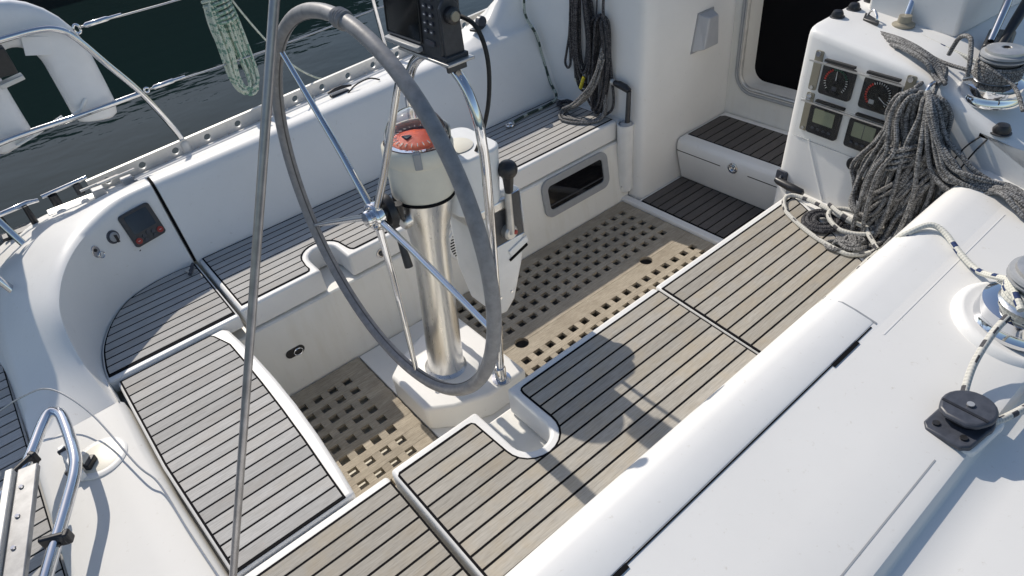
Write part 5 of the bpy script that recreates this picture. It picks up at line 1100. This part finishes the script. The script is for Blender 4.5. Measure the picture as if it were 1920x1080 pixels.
# small port deck fittings
t = thing('deck_cleat', 'small black cleat with a thin loop on the port deck behind the wheel', 'cleat', (1.28, 1.48, .64))
zz = bvh(bpy.data.objects['port_coaming']).ray_cast(Vector((1.28, 1.48, 2)), Vector((0, 0, -1)))[0].z; obj('base', MB().box((1.27, 1.48, zz + .004), (.10, .035, .014), Matrix.Rotation(.05, 3, 'Z')), 'black_plastic', t, bevel=.004); obj('horn', MB().tube([(1.21, 1.48, zz + .024), (1.25, 1.48, zz + .030), (1.29, 1.48, zz + .030), (1.34, 1.48, zz + .022)], [.005, .009, .009, .005], 10), 'black_plastic', t); obj('loop', MB().tube(spline([(1.29, 1.43, zz + .01), (1.34, 1.42, zz + .04), (1.41, 1.41, zz + .05), (1.46, 1.40, zz + .03)], 6), .004, 8), 'black_rubber', t)
t = thing('cam_block', 'slate blue deck block on the port coaming under the plotter cable', 'block', (1.93, 1.25, .74))
p, n_ = Vector((1.90, 1.20, .0)), None
hz = bvh(bpy.data.objects['port_coaming']).ray_cast(Vector((1.93, 1.16, 2)), Vector((0, 0, -1)))[0].z
obj('base', MB().box((1.93, 1.16, hz + .006), (.10, .04, .012), Matrix.Rotation(.2, 3, 'Z')), 'black_plastic', t, bevel=.003); obj('sheave_housing', MB().prism(arc(0, .02, .026, 0, 350, 18), -.014, .014, lambda a, b_, c: Vector((1.945 + a, 1.16 + c, hz + .012 + b_))), 'slate_plastic', t, bevel=.003)

# ================================================================== dark neighbour seen only as a reflection
t = thing('moored_motor_yacht', 'long dark hulled motor yacht moored across the water, mirrored black in it', 'boat', (-3, 17, -.6))
secs = []
for i in range(25):
    u = i / 24; x = -16 + 26 * u; w = 2.6 * (1 - max(0, (u - .55) / .45) ** 2.2 * .98); sh = 2.1 + .4 * u * u
    secs.append([(x, 17.6 - w, sh), (x, 17.6 - w * .93, .8), (x, 17.6 - w * .86, -.7), (x, 17.6 + w * .86, -.7), (x, 17.6 + w * .93, .8), (x, 17.6 + w, sh)])
obj('hull', MB().loft(secs, closed=True, capends=True), 'hull_dark', t, smooth=50)
obj('deckhouse', MB().prism([(-15.5, 16.6), (-12, 16.6), (-11, 17.6), (-12, 18.6), (-15.5, 18.6)], 2.2, 3.4), 'hull_dark', t, smooth=30, bevel=.2)

# outboard motor stowed on the stern rail, just outside the picture: its shade lies on the port quarter
t = thing('outboard_motor', 'outboard motor stowed on the stern rail beyond the left edge, shading the port quarter', 'outboard', (-.40, 1.60, .60))
cw = []
for z, wx, wy, ox in ((.98, .15, .13, 0), (1.02, .19, .15, 0), (1.14, .215, .165, .0), (1.28, .21, .16, .0), (1.38, .18, .14, .01), (1.43, .12, .10, .02), (1.445, .05, .05, .02)):
    cw.append([(-.395 + ox + wx * math.copysign(abs(math.cos(a)) ** .7, math.cos(a)), 1.60 + wy * math.copysign(abs(math.sin(a)) ** .7, math.sin(a)), z) for a in [2 * PI * k / 24 for k in range(24)]])
obj('cowling', MB().loft(cw, closed=True, capends=True), 'dark_grey_plastic', t, smooth=60)
obj('leg', MB().loft([[(-.42 + w * c, 1.60 + .05 * d_, z) for c, d_ in ((-1, -1), (1, -1), (1, 1), (-1, 1))] for z, w in ((.99, .11), (.75, .08), (.45, .07), (.30, .09))], closed=True, capends=True), 'dark_grey_plastic', t, smooth=30, bevel=.01)
obj('clamp', MB().box((-.30, 1.565, .93), (.16, .10, .14)), 'alloy', t, bevel=.01)
obj('tiller', MB().tube([(-.30, 1.60, 1.05), (-.18, 1.58, 1.07), (-.12, 1.56, 1.07)], [.022, .018, .020], 12), 'black_plastic', t)
for k in range(3):
    a = 2 * PI * k / 3 + .4; obj('propeller_blade', MB().prism([(0, -.012), (.05, -.035), (.085, -.01), (.08, .03), (.03, .02)], -.004, .004, basis((-.53, 1.60, .36), (0, math.cos(a), math.sin(a)), (.5, -math.sin(a), math.cos(a)))), 'alloy', t, bevel=.001)
